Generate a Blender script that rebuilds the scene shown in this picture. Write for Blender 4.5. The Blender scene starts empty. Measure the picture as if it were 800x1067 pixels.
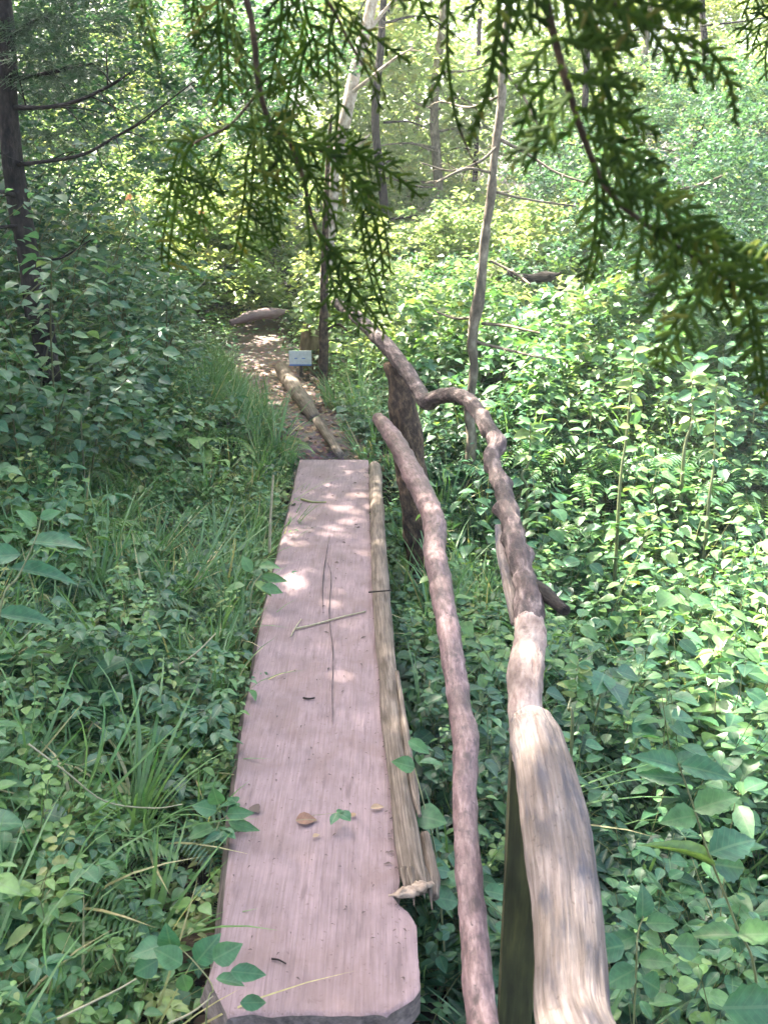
import bpy, math, random
import numpy as np
from mathutils import Vector, noise

rng = np.random.default_rng(7)
random.seed(7)
sc = bpy.context.scene

# ------------------------------------------------------------------ camera
F_PX = 1000.0
TILT = math.radians(18.4)
CAM = np.array([0.0, 0.0, 1.53])
cd = bpy.data.cameras.new("camera"); cam = bpy.data.objects.new("camera", cd)
sc.collection.objects.link(cam); sc.camera = cam
cam.location = CAM; cam.rotation_euler = (math.radians(90) - TILT, 0, 0)
cd.sensor_fit = 'VERTICAL'; cd.sensor_height = 24.0; cd.sensor_width = 18.0
cd.lens = 24.0 * F_PX / 1067.0
cd.clip_start = 0.02; cd.clip_end = 500
cd.dof.use_dof = True; cd.dof.focus_distance = 3.6; cd.dof.aperture_fstop = 7.0

# ------------------------------------------------------------------ world, sun, exposure
SUN_EL, SUN_AZ = math.radians(50), math.radians(-50)      # azimuth from +Y towards +X
w = bpy.data.worlds.new("World"); sc.world = w; w.use_nodes = True
nt = w.node_tree; bg = nt.nodes['Background']
sky = nt.nodes.new('ShaderNodeTexSky'); sky.sky_type = 'NISHITA'; sky.sun_disc = False; sky.dust_density = 5.0; sky.ozone_density = 0.6
sky.sun_elevation = SUN_EL; sky.sun_rotation = SUN_AZ
nt.links.new(sky.outputs[0], bg.inputs[0]); bg.inputs[1].default_value = 0.09
sd = bpy.data.lights.new("sun", 'SUN'); sd.energy = 5.0; sd.angle = math.radians(0.6); sd.color = (1, 0.93, 0.80)
sun = bpy.data.objects.new("sun", sd); sc.collection.objects.link(sun)
sdir = Vector((math.sin(SUN_AZ) * math.cos(SUN_EL), math.cos(SUN_AZ) * math.cos(SUN_EL), math.sin(SUN_EL)))
sun.rotation_euler = sdir.to_track_quat('Z', 'Y').to_euler(); sun.location = (4, 10, 14)
sc.view_settings.view_transform = 'Standard'; sc.view_settings.look = 'None'
sc.view_settings.gamma = 1.0; sc.view_settings.use_curve_mapping = False
sc.view_settings.exposure = 3.8
sc.cycles.max_bounces = 8; sc.cycles.diffuse_bounces = 4; sc.cycles.transmission_bounces = 4
sc.cycles.glossy_bounces = 3; sc.cycles.transparent_max_bounces = 8
sc.cycles.sample_clamp_indirect = 6

ct, st = math.cos(TILT), math.sin(TILT)
def W(px, py, Y):
    """point seen at photo pixel (px,py), Y metres ahead"""
    u = (px - 400) / F_PX; v = (py - 533.5) / F_PX
    d = Y / (ct - v * st)
    return np.array([u * d, Y, CAM[2] - d * st - v * d * ct])
def depth(px, py, Y):
    v = (py - 533.5) / F_PX
    return Y / (ct - v * st)
def G(px, py, z=0.0):
    """point at height z seen at pixel"""
    u = (px - 400) / F_PX; v = (py - 533.5) / F_PX
    d = (CAM[2] - z) / (st + v * ct)
    return np.array([u * d, d * (ct - v * st), z])

# ------------------------------------------------------------------ materials
def mat(name):
    m = bpy.data.materials.new(name); m.use_nodes = True
    return m, m.node_tree, m.node_tree.nodes['Principled BSDF']
def N(nt, t, **kw):
    n = nt.nodes.new(t)
    for k, v in kw.items():
        if k in ('inp',):
            for a, b in v.items(): n.inputs[a].default_value = b
        else: setattr(n, k, v)
    return n
def ramp(nt, stops, src):
    r = nt.nodes.new('ShaderNodeValToRGB'); e = r.color_ramp.elements
    while len(e) < len(stops): e.new(0.5)
    for i, (p, c) in enumerate(stops):
        e[i].position = p; e[i].color = (*c, 1)
    nt.links.new(src, r.inputs[0]); return r

def leaf_material(name, stops, rough=0.42, trans=0.3, tcol=(1.5, 1.45, 0.75), spec=0.5, veins=True):
    m, nt, b = mat(name)
    at = N(nt, 'ShaderNodeAttribute', attribute_name='tint')
    r = ramp(nt, stops, at.outputs['Fac'])
    tc = N(nt, 'ShaderNodeTexCoord')
    nz = N(nt, 'ShaderNodeTexNoise', inp={'Scale': 60.0, 'Detail': 2.0})
    nt.links.new(tc.outputs['Object'], nz.inputs['Vector'])
    mp = N(nt, 'ShaderNodeMapRange', inp={1: 0.3, 2: 0.7, 3: 0.75, 4: 1.2})
    nt.links.new(nz.outputs['Fac'], mp.inputs[0])
    mx = N(nt, 'ShaderNodeMixRGB', blend_type='MULTIPLY', inp={0: 1.0})
    nt.links.new(r.outputs[0], mx.inputs[1]); nt.links.new(mp.outputs[0], mx.inputs[2])
    ca = N(nt, 'ShaderNodeAttribute', attribute_name='coord'); sx = N(nt, 'ShaderNodeSeparateXYZ'); nt.links.new(ca.outputs['Vector'], sx.inputs[0])
    def mth(op, a, b_=None, c=None):
        q = N(nt, 'ShaderNodeMath', operation=op)
        for i, v in enumerate((a, b_, c)):
            if v is None: continue
            if isinstance(v, (int, float)): q.inputs[i].default_value = v
            else: nt.links.new(v, q.inputs[i])
        return q.outputs[0]
    ax = mth('ABSOLUTE', sx.outputs[0])
    vein = mth('LESS_THAN', mth('FRACT', mth('MULTIPLY', mth('SUBTRACT', sx.outputs[1], mth('MULTIPLY', ax, .25)), 8.0)), .16)
    rib = mth('LESS_THAN', ax, .07)
    vv = mth('MAXIMUM', mth('MULTIPLY', vein, .45), rib)
    mv = N(nt, 'ShaderNodeMixRGB', blend_type='MIX', inp={2: (.16, .24, .12, 1)}); nt.links.new(mth('MULTIPLY', vv, .35), mv.inputs[0]); nt.links.new(mx.outputs[0], mv.inputs[1])
    if veins: mx = mv
    nt.links.new(mx.outputs[0], b.inputs['Base Color'])
    b.inputs['Roughness'].default_value = rough
    b.inputs['Specular IOR Level'].default_value = spec
    tr = N(nt, 'ShaderNodeBsdfTranslucent')
    m2 = N(nt, 'ShaderNodeMixRGB', blend_type='MULTIPLY', inp={0: 1.0, 2: (*tcol, 1)})
    nt.links.new(mx.outputs[0], m2.inputs[1]); nt.links.new(m2.outputs[0], tr.inputs[0])
    ms = N(nt, 'ShaderNodeMixShader', inp={0: trans})
    nt.links.new(b.outputs[0], ms.inputs[1]); nt.links.new(tr.outputs[0], ms.inputs[2])
    nt.links.new(ms.outputs[0], nt.nodes['Material Output'].inputs[0])
    return m

def wood_material(name, dark, mid, light, long_scale=4, cross_scale=60, rough=0.8, bump=0.4, stain=None, stain_at=0.62, attr='coord', dist=0.004, specks=None, lo=0.72, hi=1.22):
    """grain stretched along the 'coord' z axis"""
    m, nt, b = mat(name)
    at = N(nt, 'ShaderNodeAttribute', attribute_name=attr)
    mp = N(nt, 'ShaderNodeMapping'); mp.inputs['Scale'].default_value = (cross_scale, cross_scale, long_scale)
    nt.links.new(at.outputs['Vector'], mp.inputs[0])
    n1 = N(nt, 'ShaderNodeTexNoise', inp={'Scale': 1.0, 'Detail': 6.0, 'Roughness': 0.65})
    nt.links.new(mp.outputs[0], n1.inputs['Vector'])
    r = ramp(nt, [(0.3, dark), (0.5, mid), (0.72, light)], n1.outputs['Fac'])
    n2 = N(nt, 'ShaderNodeTexNoise', inp={'Scale': 7.0, 'Detail': 5.0, 'Roughness': 0.6})
    nt.links.new(at.outputs['Vector'], n2.inputs['Vector'])
    mp2 = N(nt, 'ShaderNodeMapRange', inp={1: 0.3, 2: 0.7, 3: lo, 4: hi})
    nt.links.new(n2.outputs['Fac'], mp2.inputs[0])
    mx = N(nt, 'ShaderNodeMixRGB', blend_type='MULTIPLY', inp={0: 1.0})
    nt.links.new(r.outputs[0], mx.inputs[1]); nt.links.new(mp2.outputs[0], mx.inputs[2])
    out = mx
    if stain:
        mp3 = N(nt, 'ShaderNodeMapping'); mp3.inputs['Scale'].default_value = (min(cross_scale * .6, 46), min(cross_scale * .6, 46), long_scale * 1.3)
        nt.links.new(at.outputs['Vector'], mp3.inputs[0])
        n3 = N(nt, 'ShaderNodeTexNoise', inp={'Scale': 1.0, 'Detail': 5.0, 'Roughness': 0.55})
        nt.links.new(mp3.outputs[0], n3.inputs['Vector'])
        mr = N(nt, 'ShaderNodeMapRange', inp={1: stain_at - .08, 2: stain_at + .08, 3: 0, 4: .85})
        nt.links.new(n3.outputs['Fac'], mr.inputs[0])
        m3 = N(nt, 'ShaderNodeMixRGB', inp={2: (*stain, 1)})
        nt.links.new(mr.outputs[0], m3.inputs[0]); nt.links.new(mx.outputs[0], m3.inputs[1]); out = m3
    if specks:
        for sc_, th, cc, am in ((95.0, .66, specks, .75), (38.0, .68, tuple(q * 1.3 for q in specks), .6), (4.5, .50, tuple(q * 1.7 for q in specks), .5)):
            n4 = N(nt, 'ShaderNodeTexNoise', inp={'Scale': sc_, 'Detail': 4.0, 'Roughness': 0.6, 'Distortion': .6}); nt.links.new(at.outputs['Vector'], n4.inputs['Vector'])
            m4 = N(nt, 'ShaderNodeMapRange', inp={1: th - .03, 2: th + (.04 if sc_ > 10 else .12), 3: 0, 4: am}); nt.links.new(n4.outputs['Fac'], m4.inputs[0])
            m5 = N(nt, 'ShaderNodeMixRGB', inp={2: (*cc, 1)}); nt.links.new(m4.outputs[0], m5.inputs[0]); nt.links.new(out.outputs[0], m5.inputs[1]); out = m5
    nt.links.new(out.outputs[0], b.inputs['Base Color'])
    b.inputs['Roughness'].default_value = rough
    b.inputs['Specular IOR Level'].default_value = 0.3
    bp = N(nt, 'ShaderNodeBump', inp={'Strength': bump, 'Distance': dist})
    nt.links.new(n1.outputs['Fac'], bp.inputs['Height']); nt.links.new(bp.outputs[0], b.inputs['Normal'])
    return m

M = {}
M['leaf'] = leaf_material('undergrowth_leaf', rough=.42, spec=.45, stops= [(0.0, (0.018, 0.062, 0.034)), (0.3, (0.042, 0.130, 0.062)), (0.6, (0.100, 0.205, 0.062)),
                          (0.8, (0.16, 0.26, 0.07)), (0.93, (0.20, 0.19, 0.07)), (1.0, (0.22, 0.17, 0.10))])
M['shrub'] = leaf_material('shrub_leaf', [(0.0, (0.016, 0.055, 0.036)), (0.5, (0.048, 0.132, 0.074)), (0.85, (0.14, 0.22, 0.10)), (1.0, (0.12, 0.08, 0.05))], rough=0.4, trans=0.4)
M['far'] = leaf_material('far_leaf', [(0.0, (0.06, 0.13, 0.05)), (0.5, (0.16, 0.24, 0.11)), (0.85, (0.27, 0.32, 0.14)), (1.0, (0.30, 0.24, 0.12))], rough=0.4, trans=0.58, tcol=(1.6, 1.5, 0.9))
M['grass'] = leaf_material('grass_blade', [(0.0, (0.05, 0.14, 0.045)), (0.6, (0.10, 0.21, 0.06)), (0.85, (0.25, 0.24, 0.10)), (1.0, (0.45, 0.36, 0.2))], rough=0.45, trans=0.35)
M['cedar'] = leaf_material('cedar_scale', [(0.0, (0.018, 0.038, 0.006)), (0.5, (0.055, 0.10, 0.014)), (0.85, (0.11, 0.16, 0.022)), (1.0, (0.14, 0.14, 0.03))], rough=0.7, trans=0.45, spec=0.12, veins=False)
M['needle'] = leaf_material('conifer_needle', [(0.0, (0.02, 0.05, 0.025)), (1.0, (0.05, 0.10, 0.045))], rough=0.5, trans=0.15)
M['dry'] = leaf_material('dry_leaf', [(0.0, (0.16, 0.07, 0.05)), (0.5, (0.28, 0.17, 0.10)), (1.0, (0.50, 0.40, 0.28))], rough=0.7, trans=0.2, tcol=(1, 1, 1))
M['orange'] = leaf_material('orange_petal', [(0.0, (0.75, 0.28, 0.10)), (1.0, (0.85, 0.40, 0.16))], rough=0.6, trans=0.3, tcol=(1, 1, 1))
M['plank'] = wood_material('weathered_plank', (0.150, 0.104, 0.106), (0.198, 0.138, 0.143), (0.255, 0.180, 0.187), 6.0, 190, 0.75, 0.6, stain=(0.125, 0.085, 0.088), stain_at=0.62, specks=(0.085, 0.055, 0.05), lo=.78, hi=1.2)
M['plank_side'] = wood_material('plank_side', (0.06, 0.05, 0.05), (0.14, 0.11, 0.10), (0.24, 0.19, 0.18), 3.0, 60, 0.9, 0.5)
M['kerb'] = wood_material('mossy_pole', (0.05, 0.038, 0.030), (0.135, 0.102, 0.08), (0.25, 0.20, 0.165), 5.0, 170, 0.85, 0.9, stain=(0.05, 0.036, 0.025), stain_at=.60)
M['raillog'] = wood_material('bare_weathered_log', (0.10, 0.074, 0.064), (0.22, 0.17, 0.15), (0.37, 0.30, 0.27), 9.0, 150, 0.8, 1.0, stain=(0.07, 0.068, 0.085), stain_at=0.56, specks=(.06, .045, .035), dist=0.008)
M['gnarled'] = wood_material('gnarled_branch', (0.02, 0.013, 0.013), (0.08, 0.053, 0.05), (0.30, 0.225, 0.205), 14.0, 50, 0.75, 1.0, stain=(0.035, 0.025, 0.025), stain_at=0.55, dist=0.012)
M['bareknot'] = wood_material('bare_knotty_wood', (0.16, 0.10, 0.085), (0.34, 0.25, 0.215), (0.50, 0.40, 0.35), 16.0, 55, 0.8, 1.0, stain=(0.08, 0.05, 0.045), stain_at=0.63, dist=0.008, specks=(.05, .035, .03))
M['redrail'] = wood_material('smooth_reddish_pole', (0.07, 0.042, 0.042), (0.16, 0.10, 0.10), (0.29, 0.20, 0.195), 22.0, 90, 0.55, 0.9, stain=(0.05, 0.033, 0.033), stain_at=0.60, specks=(.03, .02, .02))
M['board'] = wood_material('dark_mossy_board', (0.018, 0.018, 0.008), (0.04, 0.04, 0.015), (0.085, 0.08, 0.025), 4.0, 40, 0.85, 0.3)
M['bark'] = wood_material('rough_bark', (0.012, 0.008, 0.006), (0.06, 0.038, 0.025), (0.20, 0.13, 0.08), 22.0, 45, 0.9, 1.0, dist=0.012)
M['darkbark'] = wood_material('dark_bark', (0.005, 0.004, 0.004), (0.016, 0.012, 0.010), (0.042, 0.033, 0.026), 18.0, 45, 0.9, 1.0, dist=0.01)
M['palebark'] = wood_material('pale_bark', (0.16, 0.11, 0.085), (0.38, 0.29, 0.23), (0.62, 0.53, 0.46), 14.0, 20, 0.8, 0.5, stain=(0.12, 0.09, 0.07))
M['greybark'] = wood_material('grey_bark', (0.05, 0.04, 0.03), (0.13, 0.105, 0.075), (0.30, 0.25, 0.19), 12.0, 25, 0.85, 0.7)
M['stump'] = wood_material('yellow_wood', (0.07, 0.05, 0.03), (0.17, 0.125, 0.07), (0.28, 0.21, 0.12), 6.0, 30, 0.85, 0.5)
M['cut'] = wood_material('cut_wood', (0.14, 0.10, 0.07), (0.26, 0.19, 0.145), (0.38, 0.30, 0.24), 60.0, 60, 0.8, 0.4)

def soil_material():
    m, nt, b = mat('forest_soil')
    tc = N(nt, 'ShaderNodeTexCoord')
    n1 = N(nt, 'ShaderNodeTexNoise', inp={'Scale': 18.0, 'Detail': 8.0, 'Roughness': 0.7})
    nt.links.new(tc.outputs['Object'], n1.inputs['Vector'])
    r = ramp(nt, [(0.3, (0.006, 0.005, 0.004)), (0.5, (0.018, 0.014, 0.010)), (0.7, (0.05, 0.036, 0.025))], n1.outputs['Fac'])
    nt.links.new(r.outputs[0], b.inputs['Base Color']); b.inputs['Roughness'].default_value = 0.95
    bp = N(nt, 'ShaderNodeBump', inp={'Strength': 0.8, 'Distance': 0.03})
    nt.links.new(n1.outputs['Fac'], bp.inputs['Height']); nt.links.new(bp.outputs[0], b.inputs['Normal'])
    return m
def path_material():
    m, nt, b = mat('trodden_path')
    tc = N(nt, 'ShaderNodeTexCoord')
    n1 = N(nt, 'ShaderNodeTexNoise', inp={'Scale': 30.0, 'Detail': 8.0, 'Roughness': 0.75})
    nt.links.new(tc.outputs['Object'], n1.inputs['Vector'])
    v = N(nt, 'ShaderNodeTexVoronoi', inp={'Scale': 45.0})
    nt.links.new(tc.outputs['Object'], v.inputs['Vector'])
    r = ramp(nt, [(0.3, (0.07, 0.048, 0.042)), (0.52, (0.14, 0.10, 0.09)), (0.7, (0.24, 0.18, 0.165))], n1.outputs['Fac'])
    mx = N(nt, 'ShaderNodeMixRGB', blend_type='MULTIPLY', inp={0: 0.5})
    nt.links.new(r.outputs[0], mx.inputs[1]); nt.links.new(v.outputs['Color'], mx.inputs[2])
    nt.links.new(mx.outputs[0], b.inputs['Base Color']); b.inputs['Roughness'].default_value = 0.95
    bp = N(nt, 'ShaderNodeBump', inp={'Strength': 0.8, 'Distance': 0.015})
    nt.links.new(n1.outputs['Fac'], bp.inputs['Height']); nt.links.new(bp.outputs[0], b.inputs['Normal'])
    return m
def plain(name, col, rough=0.5):
    m, nt, b = mat(name)
    tc = N(nt, 'ShaderNodeTexCoord'); n1 = N(nt, 'ShaderNodeTexNoise', inp={'Scale': 40.0, 'Detail': 3.0})
    nt.links.new(tc.outputs['Object'], n1.inputs['Vector'])
    r = ramp(nt, [(0.3, tuple(c * .8 for c in col)), (0.7, col)], n1.outputs['Fac'])
    nt.links.new(r.outputs[0], b.inputs['Base Color']); b.inputs['Roughness'].default_value = rough
    return m
M['soil'] = soil_material(); M['path'] = path_material()
M['white'] = plain('white_sign_face', (0.8, 0.8, 0.82)); M['blue'] = plain('blue_sign_edge', (0.12, 0.22, 0.6))
M['crack'] = plain('dark_crack', (0.05, 0.035, 0.035), 0.95)
M['rust'] = plain('rusty_nail', (0.06, 0.035, 0.03), 0.7)

# ------------------------------------------------------------------ mesh building
def nrm(a): return a / np.maximum(np.linalg.norm(a, axis=-1, keepdims=True), 1e-9)
class Geo:
    def __init__(s): s.v = []; s.t = []; s.q3 = []; s.q4 = []; s.c = []; s.n = 0
    def add(s, v, tri=None, quad=None, tint=0.3, coord=None):
        v = np.asarray(v, float).reshape(-1, 3); k = len(v)
        s.v.append(v); s.t.append(np.full(k, tint) if np.isscalar(tint) else np.asarray(tint, float))
        s.c.append(v if coord is None else np.asarray(coord, float))
        if tri is not None and len(tri): s.q3.append(np.asarray(tri, int).reshape(-1, 3) + s.n)
        if quad is not None and len(quad): s.q4.append(np.asarray(quad, int).reshape(-1, 4) + s.n)
        s.n += k
    def arrays(s):
        z3 = np.zeros((0, 3), int); z4 = np.zeros((0, 4), int)
        return (np.concatenate(s.v), np.concatenate(s.q3) if s.q3 else z3, np.concatenate(s.q4) if s.q4 else z4,
                np.concatenate(s.t), np.concatenate(s.c))
    def mesh(s, name, m, smooth=True, origin=(0, 0, 0)):
        v, q3, q4, t, c = s.arrays()
        me = bpy.data.meshes.new(name)
        me.vertices.add(len(v)); me.vertices.foreach_set('co', (v - np.array(origin)).astype(np.float32).ravel())
        nl = q3.size + q4.size; me.loops.add(nl)
        me.loops.foreach_set('vertex_index', np.concatenate([q3.ravel(), q4.ravel()]).astype(np.int32))
        np_ = len(q3) + len(q4); me.polygons.add(np_)
        st_ = np.concatenate([np.arange(len(q3)) * 3, q3.size + np.arange(len(q4)) * 4]).astype(np.int32)
        me.polygons.foreach_set('loop_start', st_)
        me.polygons.foreach_set('use_smooth', np.full(np_, smooth))
        a = me.attributes.new('tint', 'FLOAT', 'POINT'); a.data.foreach_set('value', t.astype(np.float32))
        a = me.attributes.new('coord', 'FLOAT_VECTOR', 'POINT'); a.data.foreach_set('vector', c.astype(np.float32).ravel())
        me.update(calc_edges=True)
        me.materials.append(m)
        return me
    def obj(s, name, m, parent=None, smooth=True, origin=(0, 0, 0)):
        """one mesh object; origin in world space"""
        me = s.mesh(name, m, smooth, origin)
        o = bpy.data.objects.new(name, me); sc.collection.objects.link(o)
        if parent is not None:
            o.parent = parent; o.location = np.array(origin) - np.array(parent.location)
        else: o.location = origin
        return o
def tag(o, label=None, cat=None, group=None, kind=None):
    if label: o['label'] = label
    if cat: o['category'] = cat
    if group: o['group'] = group
    if kind: o['kind'] = kind
    return o
def empty(name, loc, label, cat, group=None):
    o = bpy.data.objects.new(name, None); sc.collection.objects.link(o)
    o.location = loc; o.empty_display_size = 0.1
    return tag(o, label, cat, group)

# leaf templates: (verts, tris, quads) length 1 along +Y, half-width 1 along X, normal Z
def leaf_tpl(rows, fold=0.18, droop=0.25, serr=0.0, tip=1.0):
    vs = [(0, 0, 0)]
    for i, (t, wd) in enumerate(rows):
        z = -droop * t * t; k = 1 + (serr if i % 2 else -serr)
        vs += [(-wd * k, t, z + fold * wd * .5), (0, t, z), (wd * k, t, z + fold * wd * .5)]
    vs.append((0, tip, -droop))
    n = len(rows); tr = [(0, 2, 1), (0, 3, 2)]; qd = []
    for i in range(n - 1):
        a = 1 + 3 * i
        qd += [(a, a + 1, a + 4, a + 3), (a + 1, a + 2, a + 5, a + 4)]
    a = 1 + 3 * (n - 1); e = 1 + 3 * n
    tr += [(a, a + 1, e), (a + 1, a + 2, e)]
    return np.array(vs, float), np.array(tr), np.array(qd)
T_OV = leaf_tpl([(0.08, 0.42), (0.22, 0.84), (0.42, 1.0), (0.64, 0.80), (0.84, 0.38)], fold=.22, droop=.22)
T_BIG = leaf_tpl([(0.06, .3), (0.12, 0.55), (0.2, 0.78), (0.29, 0.97), (0.38, 1.0), (0.47, .98), (0.56, .85), (0.65, .72), (0.74, .5), (0.83, .36), (0.91, .15)], fold=0.3, droop=0.3, serr=0.07)
T_LOW = (np.array([(0, 0, 0), (-.9, .42, .08), (0, 1, -.15), (.9, .42, .08)], float), np.array([(0, 3, 2), (0, 2, 1)]), np.zeros((0, 4), int))
T_ROUND = leaf_tpl([(0.08, 0.7), (0.4, 1.05), (0.8, 0.75)], fold=0.1, droop=0.1)

def leaves(g, tpl, P, D, Nn, L, Wd, tint):
    """vectorised leaves: base point, direction, normal, length, half-width"""
    P = np.asarray(P, float); n = len(P)
    if n == 0: return
    v, tr, qd = tpl; k = len(v)
    Y = nrm(np.asarray(D, float)); X = nrm(np.cross(Y, Nn)); Z = np.cross(X, Y)
    L = np.broadcast_to(L, n)[:, None, None]; Wd = np.broadcast_to(Wd, n)[:, None, None]
    vv = P[:, None, :] + v[None, :, 1:2] * L * Y[:, None, :] + v[None, :, 0:1] * Wd * X[:, None, :] + v[None, :, 2:3] * L * Z[:, None, :]
    off = (np.arange(n) * k)[:, None, None]
    g.add(vv.reshape(-1, 3), (tr[None] + off).reshape(-1, 3), (qd[None] + off).reshape(-1, 4) if len(qd) else None,
          np.repeat(np.broadcast_to(tint, n), k), np.tile(v, (n, 1)))
def stick(g, pts, r0, r1, tint=0.95, k=3):
    """thin polyline stem"""
    pts = np.asarray(pts, float); n = len(pts); T = np.gradient(pts, axis=0); T = nrm(T)
    ref = np.array([0.3, 0.2, 1.0]) if abs(nrm(pts[-1] - pts[0])[2]) < .8 else np.array([1.0, 0.3, 0])
    X = nrm(np.cross(T, ref)); Y = np.cross(T, X)
    a = np.arange(k) * 2 * np.pi / k; r = np.linspace(r0, r1, n)[:, None, None]
    v = pts[:, None] + r * (np.cos(a)[None, :, None] * X[:, None] + np.sin(a)[None, :, None] * Y[:, None])
    q = [(i * k + j, i * k + (j + 1) % k, (i + 1) * k + (j + 1) % k, (i + 1) * k + j) for i in range(n - 1) for j in range(k)]
    co = np.stack([np.tile(np.cos(a) * .03, n), np.tile(np.sin(a) * .03, n), np.repeat(np.linspace(0, np.linalg.norm(pts[-1] - pts[0]), n), k)], 1)
    g.add(v.reshape(-1, 3), None, q, tint, co)
def replicate(g, proto, pos, yaw, scale, tilt_x=None, tilt_y=None, dt=None, mirror=None):
    v, q3, q4, t, c = proto; n = len(pos); k = len(v)
    cy, sy = np.cos(yaw), np.sin(yaw)
    vv = np.empty((n, k, 3))
    x = v[None, :, 0]; y = v[None, :, 1]; z = v[None, :, 2]
    vv[..., 0] = cy[:, None] * x - sy[:, None] * y
    vv[..., 1] = sy[:, None] * x + cy[:, None] * y
    vv[..., 2] = z + 0 * vv[..., 0]
    if tilt_x is not None: vv[..., 0] += tilt_x[:, None] * z; vv[..., 1] += tilt_y[:, None] * z
    vv = vv * np.asarray(scale)[:, None, None] + np.asarray(pos)[:, None, :]
    off = (np.arange(n) * k)[:, None, None]
    tt = np.tile(t, (n, 1))
    if dt is not None: tt = np.where(tt < .9, np.clip(tt + dt[:, None], 0, .89), tt)
    g.add(vv.reshape(-1, 3), (q3[None] + off).reshape(-1, 3), (q4[None] + off).reshape(-1, 4), tt.ravel(), np.tile(c, (n, 1)))

# smooth tube along control points (pos, radius)
def spline(P, R, per=8):
    P = np.asarray(P, float); R = np.asarray(R, float)
    Q = np.concatenate([[2 * P[0] - P[1]], P, [2 * P[-1] - P[-2]]]); S = np.concatenate([[R[0]], R, [R[-1]]])
    out = []; ro = []
    for i in range(1, len(Q) - 2):
        for t in np.arange(per) / per:
            a, b, c, d = Q[i - 1], Q[i], Q[i + 1], Q[i + 2]
            out.append(0.5 * ((2 * b) + (c - a) * t + (2 * a - 5 * b + 4 * c - d) * t * t + (3 * b - a - 3 * c + d) * t ** 3))
            a, b, c, d = S[i - 1], S[i], S[i + 1], S[i + 2]
            ro.append(b + (c - b) * (t * t * (3 - 2 * t)))
    out.append(P[-1]); ro.append(R[-1])
    return np.array(out), np.array(ro)
def tube(g, P, R, per=8, k=16, bump=0.06, fs=18.0, fl=6.0, knots=(), round_end=True, seed=0, tint=0.5, flat=1.0, taper_end=0.6):
    P, R = spline(P, R, per)
    n = len(P); T = nrm(np.gradient(P, axis=0))
    s = np.concatenate([[0], np.cumsum(np.linalg.norm(np.diff(P, axis=0), axis=1))])
    X = np.cross(T[0], [0.01, 0.02, 1.0]) if abs(T[0][2]) < .9 else np.cross(T[0], [0, 1.0, 0])
    X = nrm(X); Xs = []
    for i in range(n):
        X = X - T[i] * X.dot(T[i]); X = nrm(X); Xs.append(X)
    vs = []; cs = []
    ends = []
    if round_end: ends = [(0, -1), (n - 1, 1)]
    rings = []
    if round_end:
        rings.append((P[0] - T[0] * R[0] * .25, R[0] * .35, 0, 0)); rings.append((P[0] - T[0] * R[0] * .18, R[0] * .8, 0, 0))
    for i in range(n): rings.append((P[i], R[i], i, s[i]))
    if round_end:
        rings.append((P[-1] + T[-1] * R[-1] * .18, R[-1] * .8, n - 1, s[-1])); rings.append((P[-1] + T[-1] * R[-1] * .25, R[-1] * .35, n - 1, s[-1]))
    for (p, r, i, sl) in rings:
        X = Xs[i]; Y = np.cross(T[i], X)
        for j in range(k):
            a = 2 * math.pi * j / k; ca, sa = math.cos(a), math.sin(a)
            rr = R[i]
            nn = noise.noise(Vector((ca * rr * fs + seed, sa * rr * fs, sl * fl))) + .5 * noise.noise(Vector((ca * rr * fs * 3 + seed, sa * rr * fs * 3, sl * fl * 2.5))) + .35 * noise.noise(Vector((ca * rr * fs * 7, sa * rr * fs * 7 + seed, sl * fl * 5)))
            f = 1 + bump * nn * 1.6
            for (ks, ka, kh, kw) in knots:
                da = math.atan2(math.sin(a - ka), math.cos(a - ka))
                f += kh * math.exp(-((sl - ks) / kw) ** 2 - (da / .7) ** 2)
            vs.append(p + r * f * (ca * X + sa * flat * Y)); cs.append((ca * rr + seed, sa * rr, sl))
    m = len(rings)
    q = [(i * k + j, i * k + (j + 1) % k, (i + 1) * k + (j + 1) % k, (i + 1) * k + j) for i in range(m - 1) for j in range(k)]
    nv = len(vs); tr = []
    for e, base in ((0, 0), (1, (m - 1) * k)):
        cpt = np.mean(vs[base:base + k], axis=0); vs.append(cpt); cs.append(cs[base])
        for j in range(k):
            tr.append((nv, base + (j + 1) % k, base + j) if e == 0 else (nv, base + j, base + (j + 1) % k))
        nv += 1
    g.add(np.array(vs), tr, q, tint, np.array(cs))
def pxtube(g, pts, **kw):
    """pts: (px,py,Y,width_px)"""
    P = [W(a, b, Y) for a, b, Y, wd in pts]; R = [wd * depth(a, b, Y) / F_PX / 2 for a, b, Y, wd in pts]
    tube(g, P, R, **kw)

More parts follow.
